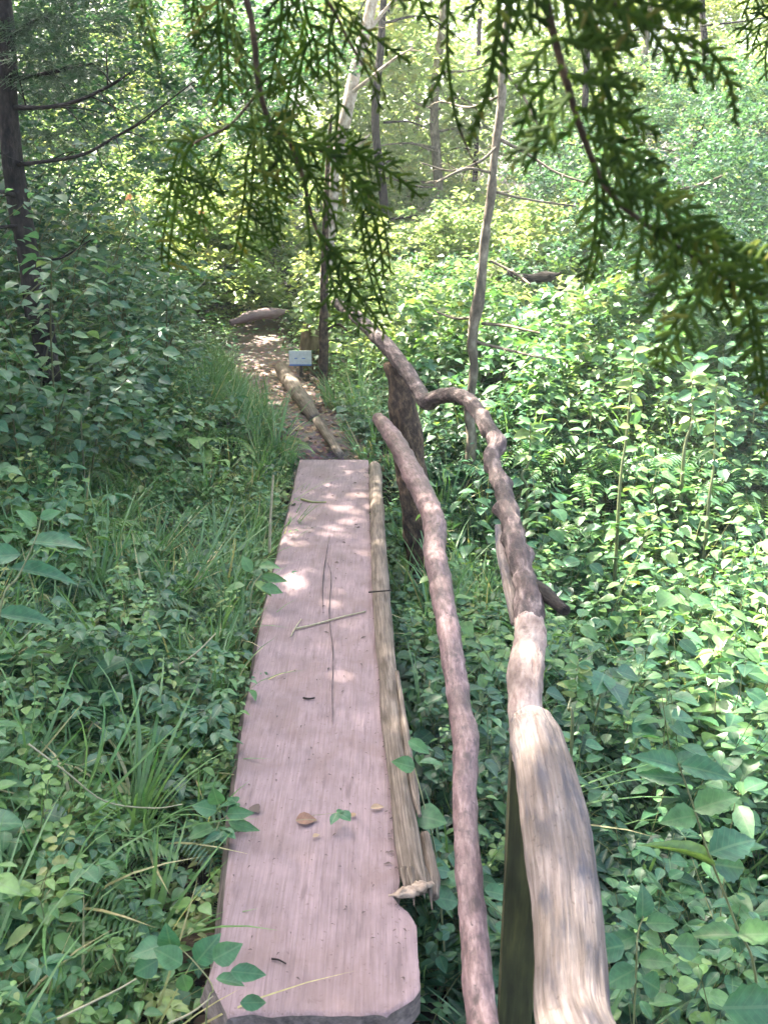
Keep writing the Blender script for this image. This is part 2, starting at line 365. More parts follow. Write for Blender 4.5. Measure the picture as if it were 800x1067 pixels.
# ------------------------------------------------------------------ terrain
def sstep(a, b, x):
    t = np.clip((x - a) / (b - a), 0, 1); return t * t * (3 - 2 * t)
PATH_PX = [(350, 478), (338, 462), (318, 440), (298, 418), (283, 400), (272, 385), (268, 368), (272, 350), (284, 336)]
PATH = np.array([G(a, b, 0)[:2] for a, b in PATH_PX])
def xp(y):
    """plank centre line"""
    return -.151 - .038 * (y - 1.73)
def xc(y):
    y = np.asarray(y, float)
    return np.where(y < PATH[0, 1], xp(y), np.interp(y, PATH[:, 1], PATH[:, 0]))
def gz(x, y):
    x = np.asarray(x, float); y = np.asarray(y, float)
    u = x - xc(y)
    far = sstep(5.2, 6.2, y)
    left = np.maximum(-u - .22, 0); right = np.maximum(u - .22, 0)
    zl = -.22 * (1 - far) - .02 + .30 * np.minimum(left, 2) + .42 * np.maximum(left - 1.4, 0)
    zr = -.48 * (1 - far) - .02 - .30 * sstep(0, .9, right) * (1 - .2 * far) + .10 * np.maximum(right - 1.5, 0)
    under = np.abs(u) < .22
    z = np.where(u < 0, zl, zr)
    gully = -.5 * (1 - far)
    b = sstep(-.32, .10, u)
    z = np.where(np.abs(u) < .35, np.where(far > .99, z, zl * (1 - b) + np.minimum(zr, gully) * b), z)
    z = z + .055 * np.maximum(y - 9, 0) * sstep(.2, 1.5, np.abs(u)) + .05 * np.maximum(y - 9, 0)
    rough = .04 * np.sin(x * 2.3 + 1) * np.sin(y * 1.7) + .03 * np.sin(x * 5.1) * np.cos(y * 4.3 + x)
    z = z + rough * sstep(.2, .6, np.abs(u))
    return np.minimum(z, 6 + 0 * z)
def ground():
    xs = np.concatenate([np.linspace(-60, -8, 20), np.arange(-7.8, 8, .09), np.linspace(8.3, 60, 20)])
    ys = np.concatenate([np.linspace(-20, -.5, 12), np.arange(0, 16, .09), np.linspace(16.3, 110, 40)])
    X, Y = np.meshgrid(xs, ys); Z = gz(X, Y)
    nx = len(xs); g = Geo()
    i, j = np.meshgrid(np.arange(len(ys) - 1), np.arange(nx - 1), indexing='ij'); a = (i * nx + j).ravel()
    g.add(np.stack([X.ravel(), Y.ravel(), Z.ravel()], 1), None, np.stack([a, a + 1, a + nx + 1, a + nx], 1))
    tag(g.obj('ground', M['soil']), kind='structure')
ground()
def path():
    g = Geo(); C, _ = spline(np.c_[PATH, np.zeros(len(PATH))], np.ones(len(PATH)), 8)
    T = nrm(np.gradient(C, axis=0)); S = np.c_[T[:, 1], -T[:, 0], 0 * T[:, 0]]
    k = 13; vs = []
    for i in range(len(C)):
        hw = .25 + .05 * noise.noise(Vector((i * .4, 3, 0))) + .07 * min(i / 20, 1)
        for j in range(k):
            t = j / (k - 1) * 2 - 1
            p = C[i] + S[i] * t * hw
            z = float(gz(p[0], p[1])) + .006 + .012 * noise.noise(Vector((p[0] * 9, p[1] * 9, 0)))
            z = max(z, float(gz(p[0], p[1])) + .004)
            vs.append((p[0], p[1], z))
    n = len(C)
    q = [(i * k + j, i * k + j + 1, (i + 1) * k + j + 1, (i + 1) * k + j) for i in range(n - 1) for j in range(k - 1)]
    g.add(vs, None, q)
    tag(g.obj('path', M['path']), kind='structure')
path()

# ------------------------------------------------------------------ the footbridge plank
def plank():
    Lp = [(238, 1051), (217, 1019), (227, 992), (237, 905), (245, 810), (255, 740), (264, 701), (270, 656), (286, 590), (301, 530), (312, 480)]
    Rp = [(403, 1058), (431, 1040), (438, 1030), (434, 964), (424, 946), (407, 936), (417, 922), (410, 855), (401, 740), (391, 670), (385, 530), (384, 480)]
    L = np.array([G(a, b, 0)[:2] for a, b in Lp]); R = np.array([G(a, b, 0)[:2] for a, b in Rp])
    y0 = G(330, 1057, 0)[1]; y1 = G(340, 479, 0)[1]
    ys = np.concatenate([np.linspace(y0, y0 + .25, 40), np.linspace(y0 + .26, y1, 150)])
    k = 40; g = Geo(); vs = []; xl = []; xr = []
    L[0, 1] = y0; R[0, 1] = y0
    for y in ys:
        a = np.interp(y, L[:, 1], L[:, 0]) + .004 * noise.noise(Vector((y * 5, 0, 1))) + .002 * noise.noise(Vector((y * 30, 0, 1)))
        b = np.interp(y, R[:, 1], R[:, 0]) + .003 * noise.noise(Vector((y * 7, 5, 1))) + .002 * noise.noise(Vector((y * 40, 5, 1)))
        xl.append(a); xr.append(b)
        yy = y - (0.006 * noise.noise(Vector((3, 0, 7))) if y == ys[0] else 0)
        for j in range(k):
            x = a + (b - a) * j / (k - 1)
            e = min(j, k - 1 - j)
            z = .0025 * noise.noise(Vector((x * 18, y * 2, 3))) + .0012 * noise.noise(Vector((x * 90, y * 5, 3))) - (.004 if e == 0 else 0)
            if y == ys[0]: z -= .004; 
            yo = .006 * noise.noise(Vector((x * 25, 0, 9))) if y == ys[0] else 0
            vs.append((x, yy + yo, z))
    n = len(ys)
    q = [(i * k + j, i * k + j + 1, (i + 1) * k + j + 1, (i + 1) * k + j) for i in range(n - 1) for j in range(k - 1)]
    vs = np.array(vs); top = vs.copy()
    root = empty('footbridge_plank', (float(xp(3)), 3.0, -.055), 'long pinkish weathered plank walkway with clipped near corners crossing the green undergrowth', 'footbridge')
    g.add(top, None, q, .5, np.stack([top[:, 0], top[:, 2], top[:, 1]], 1))
    g.obj('deck', M['plank'], root, origin=(float(xp(3)), 3.0, 0))
    # sides: outer loop down 55 mm
    loop = [i * k for i in range(n)][::-1] + [j for j in range(1, k)] + [i * k + k - 1 for i in range(1, n)] + [(n - 1) * k + j for j in range(k - 2, 0, -1)]
    # order: left side far->near, near end, right side near->far, far end back
    lp = top[loop] - [0, 0, .0005]; bt = lp.copy()
    bt[:, 2] = -.062
    left = np.array([1 if l % k == 0 else 0 for l in loop]); bt[:, 0] -= left * .022   # the plank's left edge is undercut outwards
    m = len(loop); g2 = Geo(); v = np.concatenate([lp, bt])
    qq = [(i, (i + 1) % m, m + (i + 1) % m, m + i) for i in range(m)]
    g2.add(v, None, qq, .5, np.stack([v[:, 0], v[:, 2], v[:, 1]], 1))
    b2 = top.copy(); b2[:, 2] = -.061
    g2.add(b2, None, [t[::-1] for t in q], .5)
    g2.obj('plank_edge', M['plank_side'], root, smooth=False, origin=(float(xp(3)), 3.0, 0))
    # long drying cracks
    for c, wmax in (([(341, 585), (345, 600), (343, 640), (347, 680), (346, 720), (347, 755)], .0018), ([(343, 560), (337, 600), (336, 640)], .0022), ([(405, 738), (412, 800), (416, 860)], .0016)):
        P = np.array([G(a, b, .0045) for a, b in c]); P, _ = spline(P, np.ones(len(P)), 8)
        ws = np.sin(np.linspace(0.1, math.pi - .1, len(P))) * wmax * (1 + .4 * rng.standard_normal(len(P)) * .6)
        g3 = Geo(); a = P - np.c_[ws, 0 * ws, 0 * ws]; b = P + np.c_[ws, 0 * ws, 0 * ws]; d = P - [0, 0, .003]
        V = np.stack([a, b, d], 1).reshape(-1, 3); nn = len(P)
        g3.add(V, None, [(3 * i, 3 * i + 1, 3 * i + 4, 3 * i + 3) for i in range(nn - 1)] + [(3 * i + 1, 3 * i + 2, 3 * i + 5, 3 * i + 4) for i in range(nn - 1)])
        g3.obj('crack', M['crack'], root, origin=tuple(P[0]))
    # cross bearers under the deck
    for y in (1.75, 3.4, 5.1):
        g4 = Geo(); c = float(xp(y))
        tube(g4, [(c - .3, y, -.115), (c + .19, y + .02, -.125)], [.05, .045], bump=.08, k=12)
        g4.obj('bearer', M['bark'], root, origin=(c, y, -.115))
plank()

def pole_kerb():
    root = empty('kerb_pole', tuple(G(400, 700, .0)), 'long brown pole lying along the right edge of the plank', 'pole')
    g = Geo()
    pts = [(391, 487, 5.42, 15), (393, 540, None, 18), (396, 600, None, 21), (400, 660, None, 23), (406, 720, None, 25), (413, 790, None, 28), (421, 850, None, 30), (430, 905, None, 33), (435, 925, None, 30)]
    P = []; R = []
    for i, (a, b, Y, wd) in enumerate(pts):
        z = .0; p = G(a, b, z); P.append(p); R.append(wd * .84 * depth(a, b, p[1]) / 2000)
    tube(g, P, R, per=8, k=18, bump=.10, fs=30, fl=3, seed=3, flat=.8)
    g.obj('pole', M['kerb'], root, origin=tuple(P[3]))
    g = Geo(); p = P[0]
    tube(g, [p + [0.0, .03, -.01], p + [-.005, -.02, .012]], [R[0] * .95, R[0] * .9], k=14, bump=.05)
    o = g.obj('cut_end', M['cut'], root, origin=tuple(p)); o['label'] = 'pale cut end of the pole'
    # split strip on the outer side
    g = Geo(); Q = [G(414, 700, .02), G(422, 760, .02), G(431, 820, .015), G(437, 850, .01)]
    tube(g, Q, [.006, .010, .011, .005], k=10, bump=.25)
    o = g.obj('split_strip', M['kerb'], root, origin=tuple(Q[0])); pass
    g = Geo(); Q = [G(443, 870, -.02), G(449, 910, -.03), G(452, 935, -.04)]
    tube(g, Q, [.014, .019, .012], k=10, bump=.15)
    g.obj('splinter', M['kerb'], root, origin=tuple(Q[0]))
    for dx, l, z in ((-14, 12, .012), (-6, 22, .02), (4, 14, .014), (11, 26, 0.0)):
        g = Geo(); Q = [G(433 + dx * .8, 905, z), G(436 + dx, 922, z - .003), G(438 + dx * 1.1, 922 + l, z - .012)]
        tube(g, Q, [.009, .006, .0015], k=7, bump=.3, fs=60); g.obj('splinter', M['kerb'], root, origin=tuple(Q[0]))
pole_kerb()
def broken_lump():
    g = Geo(); P = [G(405, 933, .016), G(420, 930, .022), G(438, 925, .018), G(450, 920, 0.0)]
    tube(g, P, [.004, .012, .015, .006], per=10, k=16, bump=.6, fs=70, fl=50, seed=8, flat=.6)
    tag(g.obj('wood_chunk', M['cut'], origin=tuple(P[1])), 'small pale broken chunk of wood at the broken near end of the pole', 'wood chunk')
broken_lump()

# ------------------------------------------------------------------ handrails
def handrails():
    root = empty('handrail_log', tuple(W(595, 1000, 1.15)), 'thick bare weathered handrail log with grey streaks and rounded end', 'handrail')
    g = Geo()
    pts = [(640, 1190, .88, 92), (614, 1110, 1.0, 82), (597, 1060, 1.08, 78), (593, 1000, 1.16, 76), (588, 930, 1.26, 73), (580, 870, 1.36, 69), (571, 820, 1.45, 64), (561, 780, 1.53, 57), (553, 757, 1.58, 48), (548, 747, 1.60, 36)]
    pxtube(g, pts, per=14, k=56, bump=.06, fs=34, fl=5, seed=1, knots=((.35, 1.2, .08, .05), (.12, 2.5, .06, .06)))
    g.obj('log', M['raillog'], root, origin=tuple(root.location))
    root = empty('gnarled_handrail', tuple(W(540, 560, 2.4)), 'long gnarled crooked handrail branch running from the thick log over the bark post', 'handrail')
    g = Geo()
    pts = [(549, 790, 1.58, 30), (547, 740, 1.68, 36), (547, 700, 1.80, 37), (552, 668, 1.93, 33), (551, 645, 2.03, 30)]
    pxtube(g, pts, per=12, k=28, bump=.08, fs=30, fl=12, seed=15)
    o = g.obj('bare_section', M['bareknot'], root, origin=tuple(root.location)); o['label'] = 'pale bare lower section of the crooked handrail'
    g = Geo()
    pts = [(551, 660, 1.97, 30), (550, 632, 2.08, 32), (546, 600, 2.22, 27), (539, 570, 2.36, 29), (531, 540, 2.52, 26), (524, 512, 2.70, 22),
           (516, 490, 2.85, 20), (512, 474, 2.98, 21), (518, 462, 3.06, 22), (508, 444, 3.2, 19), (497, 428, 3.38, 19), (486, 416, 3.56, 19), (470, 411, 3.8, 18), (455, 414, 4.0, 18), (444, 418, 4.12, 20),
           (434, 402, 4.35, 17), (418, 380, 4.6, 18), (402, 360, 4.85, 19), (382, 340, 5.2, 16), (366, 326, 5.6, 14), (350, 315, 6.1, 11)]
    pts = [(a, b, Y, wd * (.84 if Y > 2.1 else .95)) for a, b, Y, wd in pts]
    pxtube(g, pts, per=12, k=28, bump=.13, fs=22, fl=14, seed=5,
           knots=((.10, 1.0, .45, .025), (.22, 3.6, .4, .02), (.36, 0.2, .5, .025), (.45, 2.4, .4, .02), (.62, 3.0, .5, .022), (.80, 0.2, .5, .025), (.95, 2.0, .45, .02), (1.12, 4.0, .5, .025), (1.25, 2.0, .45, .03), (1.32, 5.0, .4, .03), (1.9, 1.0, .3, .03), (2.4, 3.0, .3, .03)))
    g.obj('branch', M['gnarled'], root, origin=tuple(root.location))
    g = Geo(); pxtube(g, [(553, 612, 2.16, 18), (566, 618, 2.12, 17), (578, 628, 2.07, 14), (589, 636, 2.03, 13)], per=6, k=14, bump=.15, fs=40, seed=4)
    o = g.obj('branch_stub', M['darkbark'], root, origin=tuple(W(560, 615, 2.12))); o['label'] = 'short dark broken side stub'
    g = Geo(); pxtube(g, [(519, 548, 2.5, 8), (524, 580, 2.36, 14), (530, 610, 2.22, 15), (538, 650, 2.05, 12)], per=6, k=10, bump=.12, fs=30, seed=9, flat=.5)
    o = g.obj('split_bark', M['raillog'], root, origin=tuple(W(525, 590, 2.3))); o['label'] = 'flat grey strip of split wood beside the branch'
    g = Geo(); pxtube(g, [(550, 640, 2.04, 12), (549, 634, 2.025, 8)], per=4, k=12, bump=.3, fs=90)
    o = g.obj('knot', M['darkbark'], root, origin=tuple(W(550, 636, 2.02)))
    root = empty('lower_handrail', tuple(W(470, 700, 2.3)), 'smooth thin reddish lower handrail pole with a bend', 'handrail')
    g = Geo()
    pts = [(522, 1160, 1.08, 40), (508, 1090, 1.22, 34), (500, 1050, 1.30, 33), (495, 985, 1.44, 30), (489, 920, 1.58, 28), (485, 860, 1.74, 26), (484, 815, 1.88, 25), (485, 775, 2.02, 28), (479, 735, 2.18, 24), (472, 690, 2.36, 24), (466, 650, 2.55, 24), (459, 610, 2.78, 24), (453, 575, 3.02, 23), (453, 548, 3.25, 24), (444, 522, 3.5, 23), (430, 494, 3.8, 22), (416, 466, 4.15, 20), (403, 447, 4.42, 17), (394, 436, 4.6, 13)]
    pxtube(g, pts, per=10, k=24, bump=.09, fs=40, fl=16, seed=6, knots=((.78, 4.0, .3, .03), (.84, 1.0, .25, .03), (2.1, 1.0, .15, .05)))
    g.obj('rail', M['redrail'], root, origin=tuple(root.location))
handrails()
def posts():
    # dark board post under the log
    Yb = 1.62
    tl, tr, = W(538, 770, Yb), W(590, 770, Yb)
    g = Geo(); z0, z1 = -.7, .565
    x0, x1 = tl[0] - .008, tl[0] + .062
    rows = 30; V = []
    for i in range(rows + 1):
        z = z0 + (z1 - z0) * i / rows
        for (x, y) in ((x0, Yb), (x1, Yb - .006), (x1 + .004, Yb + .05), (x0 + .004, Yb + .056)):
            V.append((x + .002 * noise.noise(Vector((z * 6, x * 9, y * 9))), y + .002 * noise.noise(Vector((z * 6, x, 7))), z))
    q = [(4 * i + j, 4 * i + (j + 1) % 4, 4 * (i + 1) + (j + 1) % 4, 4 * (i + 1) + j) for i in range(rows) for j in range(4)] + [(4 * rows, 4 * rows + 1, 4 * rows + 2, 4 * rows + 3)]
    V = np.array(V); g.add(V, None, q, .5, V)
    tag(g.obj('board_post', M['board'], smooth=False, origin=(x0, Yb, z0)), 'dark mossy board standing upright beneath the thick handrail log', 'post')
    g = Geo()
    P = [W(446, 575, 4.62), W(434, 530, 4.66), W(428, 485, 4.7), W(421, 430, 4.72), (W(412, 378, 4.75))]
    P[0][2] = -.5
    tube(g, P, [.085, .078, .074, .070, .058], per=10, k=26, bump=.14, fs=24, fl=7, seed=12)
    tag(g.obj('bark_post', M['bark'], origin=tuple(P[0])), 'stout bark-covered stump post carrying the crooked handrail at the far end of the plank', 'post')
posts()
def path_edge_log():
    g = Geo(); P = [G(293, 384, .05), G(305, 402, .04), G(318, 420, .03), G(328, 437, .0)]
    tube(g, P, [.058, .062, .058, .045], per=8, k=18, bump=.08, fs=20, seed=14)
    tag(g.obj('edging_log', M['kerb'], origin=tuple(P[1])), 'short thick pale log edging the right side of the dirt path', 'log')
    g = Geo(); P = [G(330, 438, .015), G(342, 455, .01), G(354, 474, .005)]
    tube(g, P, [.03, .032, .026], per=8, k=14, bump=.1, fs=20, seed=15)
    tag(g.obj('edging_log', M['kerb'], origin=tuple(P[1])), 'thin low edging log between the plank end and the thicker log', 'log')
path_edge_log()
def sign():
    Y = 8.6; c = W(313, 373, Y); root = empty('small_sign', (c[0], Y, float(gz(c[0], Y))), 'small white sign with a blue lower edge beside the path', 'sign')
    def box(g, lo, hi, tint=.5):
        lo = np.array(lo); hi = np.array(hi); v = np.array([[(lo, hi)[i][0], (lo, hi)[j][1], (lo, hi)[k_][2]] for i in (0, 1) for j in (0, 1) for k_ in (0, 1)])
        g.add(v, None, [(0, 1, 3, 2), (4, 6, 7, 5), (0, 4, 5, 1), (2, 3, 7, 6), (0, 2, 6, 4), (1, 5, 7, 3)])
    h = .065
    g = Geo(); box(g, c + [-.1, -.01, -h * .85], c + [.1, .01, h]); g.obj('board', M['white'], root, False, origin=tuple(c))
    g = Geo(); box(g, c + [-.1, -.012, -h * 1.05], c + [.1, .012, -h * .85]); g.obj('blue_band', M['blue'], root, False, origin=tuple(c))
    for dx, wd in ((-.05, .022), (.015, .03)):
        g = Geo(); box(g, c + [dx, -.0135, -h * .1], c + [dx + wd, -.0105, h * .02]); g.obj('mark', M['blue'], root, False, origin=tuple(c))
    g = Geo(); zb = float(gz(c[0], Y)) - .1
    tube(g, [(c[0], Y + .03, zb), (c[0], Y + .03, c[2] + .05)], [.018, .016], k=8, bump=.04); g.obj('stake', M['greybark'], root, origin=tuple(c))
sign()

# ------------------------------------------------------------------ undergrowth prototypes
def proto_herb(h=.35, pairs=5, L=.07, wd=.022, low=False, tint=.3, seed=0, lean=.1, top=True):
    r = np.random.default_rng(seed); g = Geo()
    zs = np.linspace(h * .3, h, pairs); bend = r.normal(0, lean, 2)
    def c(z): return np.array([bend[0] * z * z / h, bend[1] * z * z / h, z])
    stick(g, [c(z) for z in np.linspace(0, h, 4)], .0025, .0012, .96)
    P, D, Nn, LL, TT = [], [], [], [], []
    a = r.uniform(0, 6.28)
    for i, z in enumerate(zs):
        nleaf = 3 if (i == pairs - 1 and top) else 2
        for k in range(nleaf):
            an = a + k * 2 * math.pi / nleaf + r.normal(0, .25)
            up = r.uniform(-.25, .35)
            d = np.array([math.cos(an), math.sin(an), up]); pet = r.uniform(.01, .035) * L / .07
            P.append(c(z) + d * pet); D.append(d + [0, 0, -.1]); Nn.append([r.normal(0, .25), r.normal(0, .25), 1]); LL.append(L * r.uniform(.7, 1.2) * (.75 + .4 * math.sin(math.pi * (i + 1) / (pairs + 1)))); TT.append(np.clip(tint + r.normal(0, .08) + .12 * (i / pairs), 0, .88))
        a += math.pi / 2 + r.normal(0, .3)
    leaves(g, T_LOW if low else T_OV, P, D, Nn, np.array(LL), np.array(LL) * wd / L, np.array(TT))
    return g.arrays()
def proto_tri(h=.3, n=5, L=.055, low=False, tint=.25, seed=0):
    """compound leaves of three to five leaflets on arching stalks"""
    r = np.random.default_rng(seed); g = Geo(); P, D, Nn, LL, TT = [], [], [], [], []
    for i in range(n):
        an = i * 2.4 + r.uniform(0, .6); hh = h * r.uniform(.5, 1.1); out = hh * r.uniform(.4, .9)
        d0 = np.array([math.cos(an), math.sin(an), 0])
        pts = [np.zeros(3), d0 * out * .3 + [0, 0, hh * .6], d0 * out + [0, 0, hh]]
        stick(g, spline(pts, [1, 1, 1], 3)[0], .002, .0012, .95)
        e = pts[-1]; k = 5 if r.random() < .4 else 3
        t = np.clip(tint + r.normal(0, .1), 0, .85)
        for j in range(k):
            b = an + [0, 1.2, -1.2, 2.0, -2.0][j]; d = np.array([math.cos(b), math.sin(b), r.uniform(-.3, .1)])
            P.append(e + (d0 * -.3 * L if j > 2 else 0)); D.append(d); Nn.append([r.normal(0, .2), r.normal(0, .2), 1]); LL.append(L * (1.15 if j == 0 else .9) * r.uniform(.85, 1.1)); TT.append(t)
    leaves(g, T_LOW if low else T_OV, P, D, Nn, np.array(LL), np.array(LL) * .33, np.array(TT))
    return g.arrays()
def proto_fern(L=.45, n=6, seed=0, tint=.35, low=False):
    r = np.random.default_rng(seed); g = Geo(); P, D, Nn, LL, TT = [], [], [], [], []
    for i in range(n):
        an = i * 6.28 / n + r.uniform(-.3, .3); d0 = np.array([math.cos(an), math.sin(an), 0]); s = np.cross(d0, [0, 0, 1])
        pts = spline([np.zeros(3), d0 * L * .35 + [0, 0, L * .45], d0 * L * .8 + [0, 0, L * .5], d0 * L * 1.1 + [0, 0, L * .3]], [1] * 4, 7)[0]
        stick(g, pts[::3], .0025, .001, .9)
        for j in range(4, len(pts)):
            t = (j - 3) / (len(pts) - 3); wl = L * .22 * math.sin(math.pi * min(1, (t * .85 + .12))) + .01
            for sg in (-1, 1):
                P.append(pts[j]); D.append(s * sg + d0 * .3 + [0, 0, -.15]); Nn.append([0, 0, 1]); LL.append(wl); TT.append(tint + r.normal(0, .04))
    LL = np.array(LL); leaves(g, T_LOW, P, D, Nn, LL, np.full(len(LL), L * .03), np.array(TT))
    return g.arrays()
def proto_grass(L=.35, n=16, seed=0, tint=.3, wd=.004, spread=.7):
    r = np.random.default_rng(seed); g = Geo()
    for i in range(n):
        an = r.uniform(0, 6.28); l = L * r.uniform(.5, 1.15); out = r.uniform(.15, spread); d = np.array([math.cos(an), math.sin(an), 0]); s = np.cross(d, [0, 0, 1])
        b = d * r.uniform(0, .03); rows = 6; V = []
        tt = .93 + r.uniform(0, .07) if r.random() < .12 else np.clip(tint + r.normal(0, .12), 0, .8)
        for k in range(rows + 1):
            t = k / rows; p = b + d * l * out * t ** 1.7 + np.array([0, 0, l * (t - .55 * out * t ** 2.4)])
            w_ = wd * (1 - t) ** .6 * (.6 + .8 * min(t * 4, 1)); V += [p - s * w_, p + s * w_]
        q = [(2 * k, 2 * k + 1, 2 * k + 3, 2 * k + 2) for k in range(rows)]
        g.add(V, None, q, tt)
    return g.arrays()

def corridor(x, y, m=.0):
    sign_spot = (np.abs(x - (313 - 400) / F_PX * y * 1.0) < .22) & (y > 7.2) & (y < 8.7)
    """True where nothing grows: under the plank and on the path"""
    u = x - xc(y)
    on = (np.abs(u) < .24 + m) & (y < 5.6)
    onp = (np.abs(u) < .21) & (y >= 5.6) & (y < PATH[-1, 1] + .3)
    void = (u > 0) & (u < .48) & (y < 1.95)
    return on | onp | void | sign_spot
def scatter(n, x0, x1, y0, y1, m=0., power=1.0, clump=0.0, view=True):
    y = y0 + (y1 - y0) * rng.random(n) ** power
    if view: x = (rng.random(n) * 2 - 1) * (y * .46 + .5); 
    else: x = rng.uniform(x0, x1, n)
    ok = (x > x0) & (x < x1) & ~corridor(x, y, m)
    if not clump:      # thin patches where the soil shows dark
        gap = np.array([noise.noise(Vector((a * 2.4, b * 2.4, 31.0))) for a, b in zip(x, y)])
        ok &= rng.random(n) < np.clip(1.0 + gap * 3.2, .06, 1)
    if clump:
        f = np.array([noise.noise(Vector((a * 1.7, b * 1.7, clump))) for a, b in zip(x, y)])
        ok &= f > rng.uniform(-.5, .25, n)
    x, y = x[ok], y[ok]
    return np.c_[x, y, gz(x, y) - .01]
def hvar(p):
    return np.array([1 + .45 * noise.noise(Vector((a * 1.3, b * 1.3, 4.0))) for a, b in p[:, :2]])
def spread(g, protos, pos, smin, smax, tilt=.25, dtr=.08, sh=None, dt0=0.0):
    # species and hue come in drifts
    f1 = np.array([noise.noise(Vector((a * .9, b * .9, 8.0))) for a, b in pos[:, :2]]); f2 = np.array([noise.noise(Vector((a * 1.6, b * 1.6, 18.0 + len(protos)))) for a, b in pos[:, :2]])
    idx = (((f2 + 1) * 1.9 + rng.normal(0, .28, len(pos))) * len(protos)).astype(int) % len(protos)
    for i, p in enumerate(protos):
        s = idx == i; k = int(s.sum())
        if not k: continue
        sc_ = rng.uniform(smin, smax, k)
        if sh is not None: sc_ = sc_ * sh[s]
        replicate(g, p, pos[s], rng.uniform(0, 6.28, k), sc_, rng.normal(0, tilt, k), rng.normal(0, tilt, k), rng.normal(0, dtr, k) + .32 * f1[s] + dt0)

herbs = [proto_herb(.34, 5, .07, .024, seed=1, tint=.22), proto_herb(.42, 6, .06, .022, seed=2, tint=.3), proto_herb(.28, 4, .085, .033, seed=3, tint=.2),
         proto_tri(.30, 6, .055, seed=4, tint=.3), proto_tri(.22, 6, .045, seed=5, tint=.42), proto_herb(.48, 7, .075, .019, seed=6, tint=.33), proto_tri(.38, 7, .065, seed=7, tint=.18), proto_herb(.40, 9, .05, .011, seed=8, tint=.6), proto_herb(.30, 3, .12, .05, seed=9, tint=.15), proto_herb(.55, 10, .04, .016, seed=10, tint=.5), proto_fern(.36, 6, 15, .42)]
herbs_low = [proto_herb(.45, 6, .10, .036, True, seed=11, tint=.25), proto_herb(.6, 8, .09, .03, True, seed=12, tint=.36), proto_tri(.4, 8, .08, True, seed=13, tint=.3), proto_herb(.75, 9, .10, .04, True, seed=14, tint=.45), proto_herb(.5, 5, .15, .06, True, seed=15, tint=.2), proto_tri(.6, 12, .05, True, seed=16, tint=.65)]
small = [proto_tri(.10, 7, .028, seed=21, tint=.55), proto_herb(.12, 3, .035, .013, seed=22, tint=.5), proto_tri(.13, 8, .03, seed=23, tint=.65)]
ferns = [proto_fern(.34, 6, 31, .4), proto_fern(.42, 7, 32, .3)]
grasses = [proto_grass(.36, 18, 41, .35), proto_grass(.48, 14, 42, .25, .0045, .9), proto_grass(.26, 20, 43, .5, .003)]

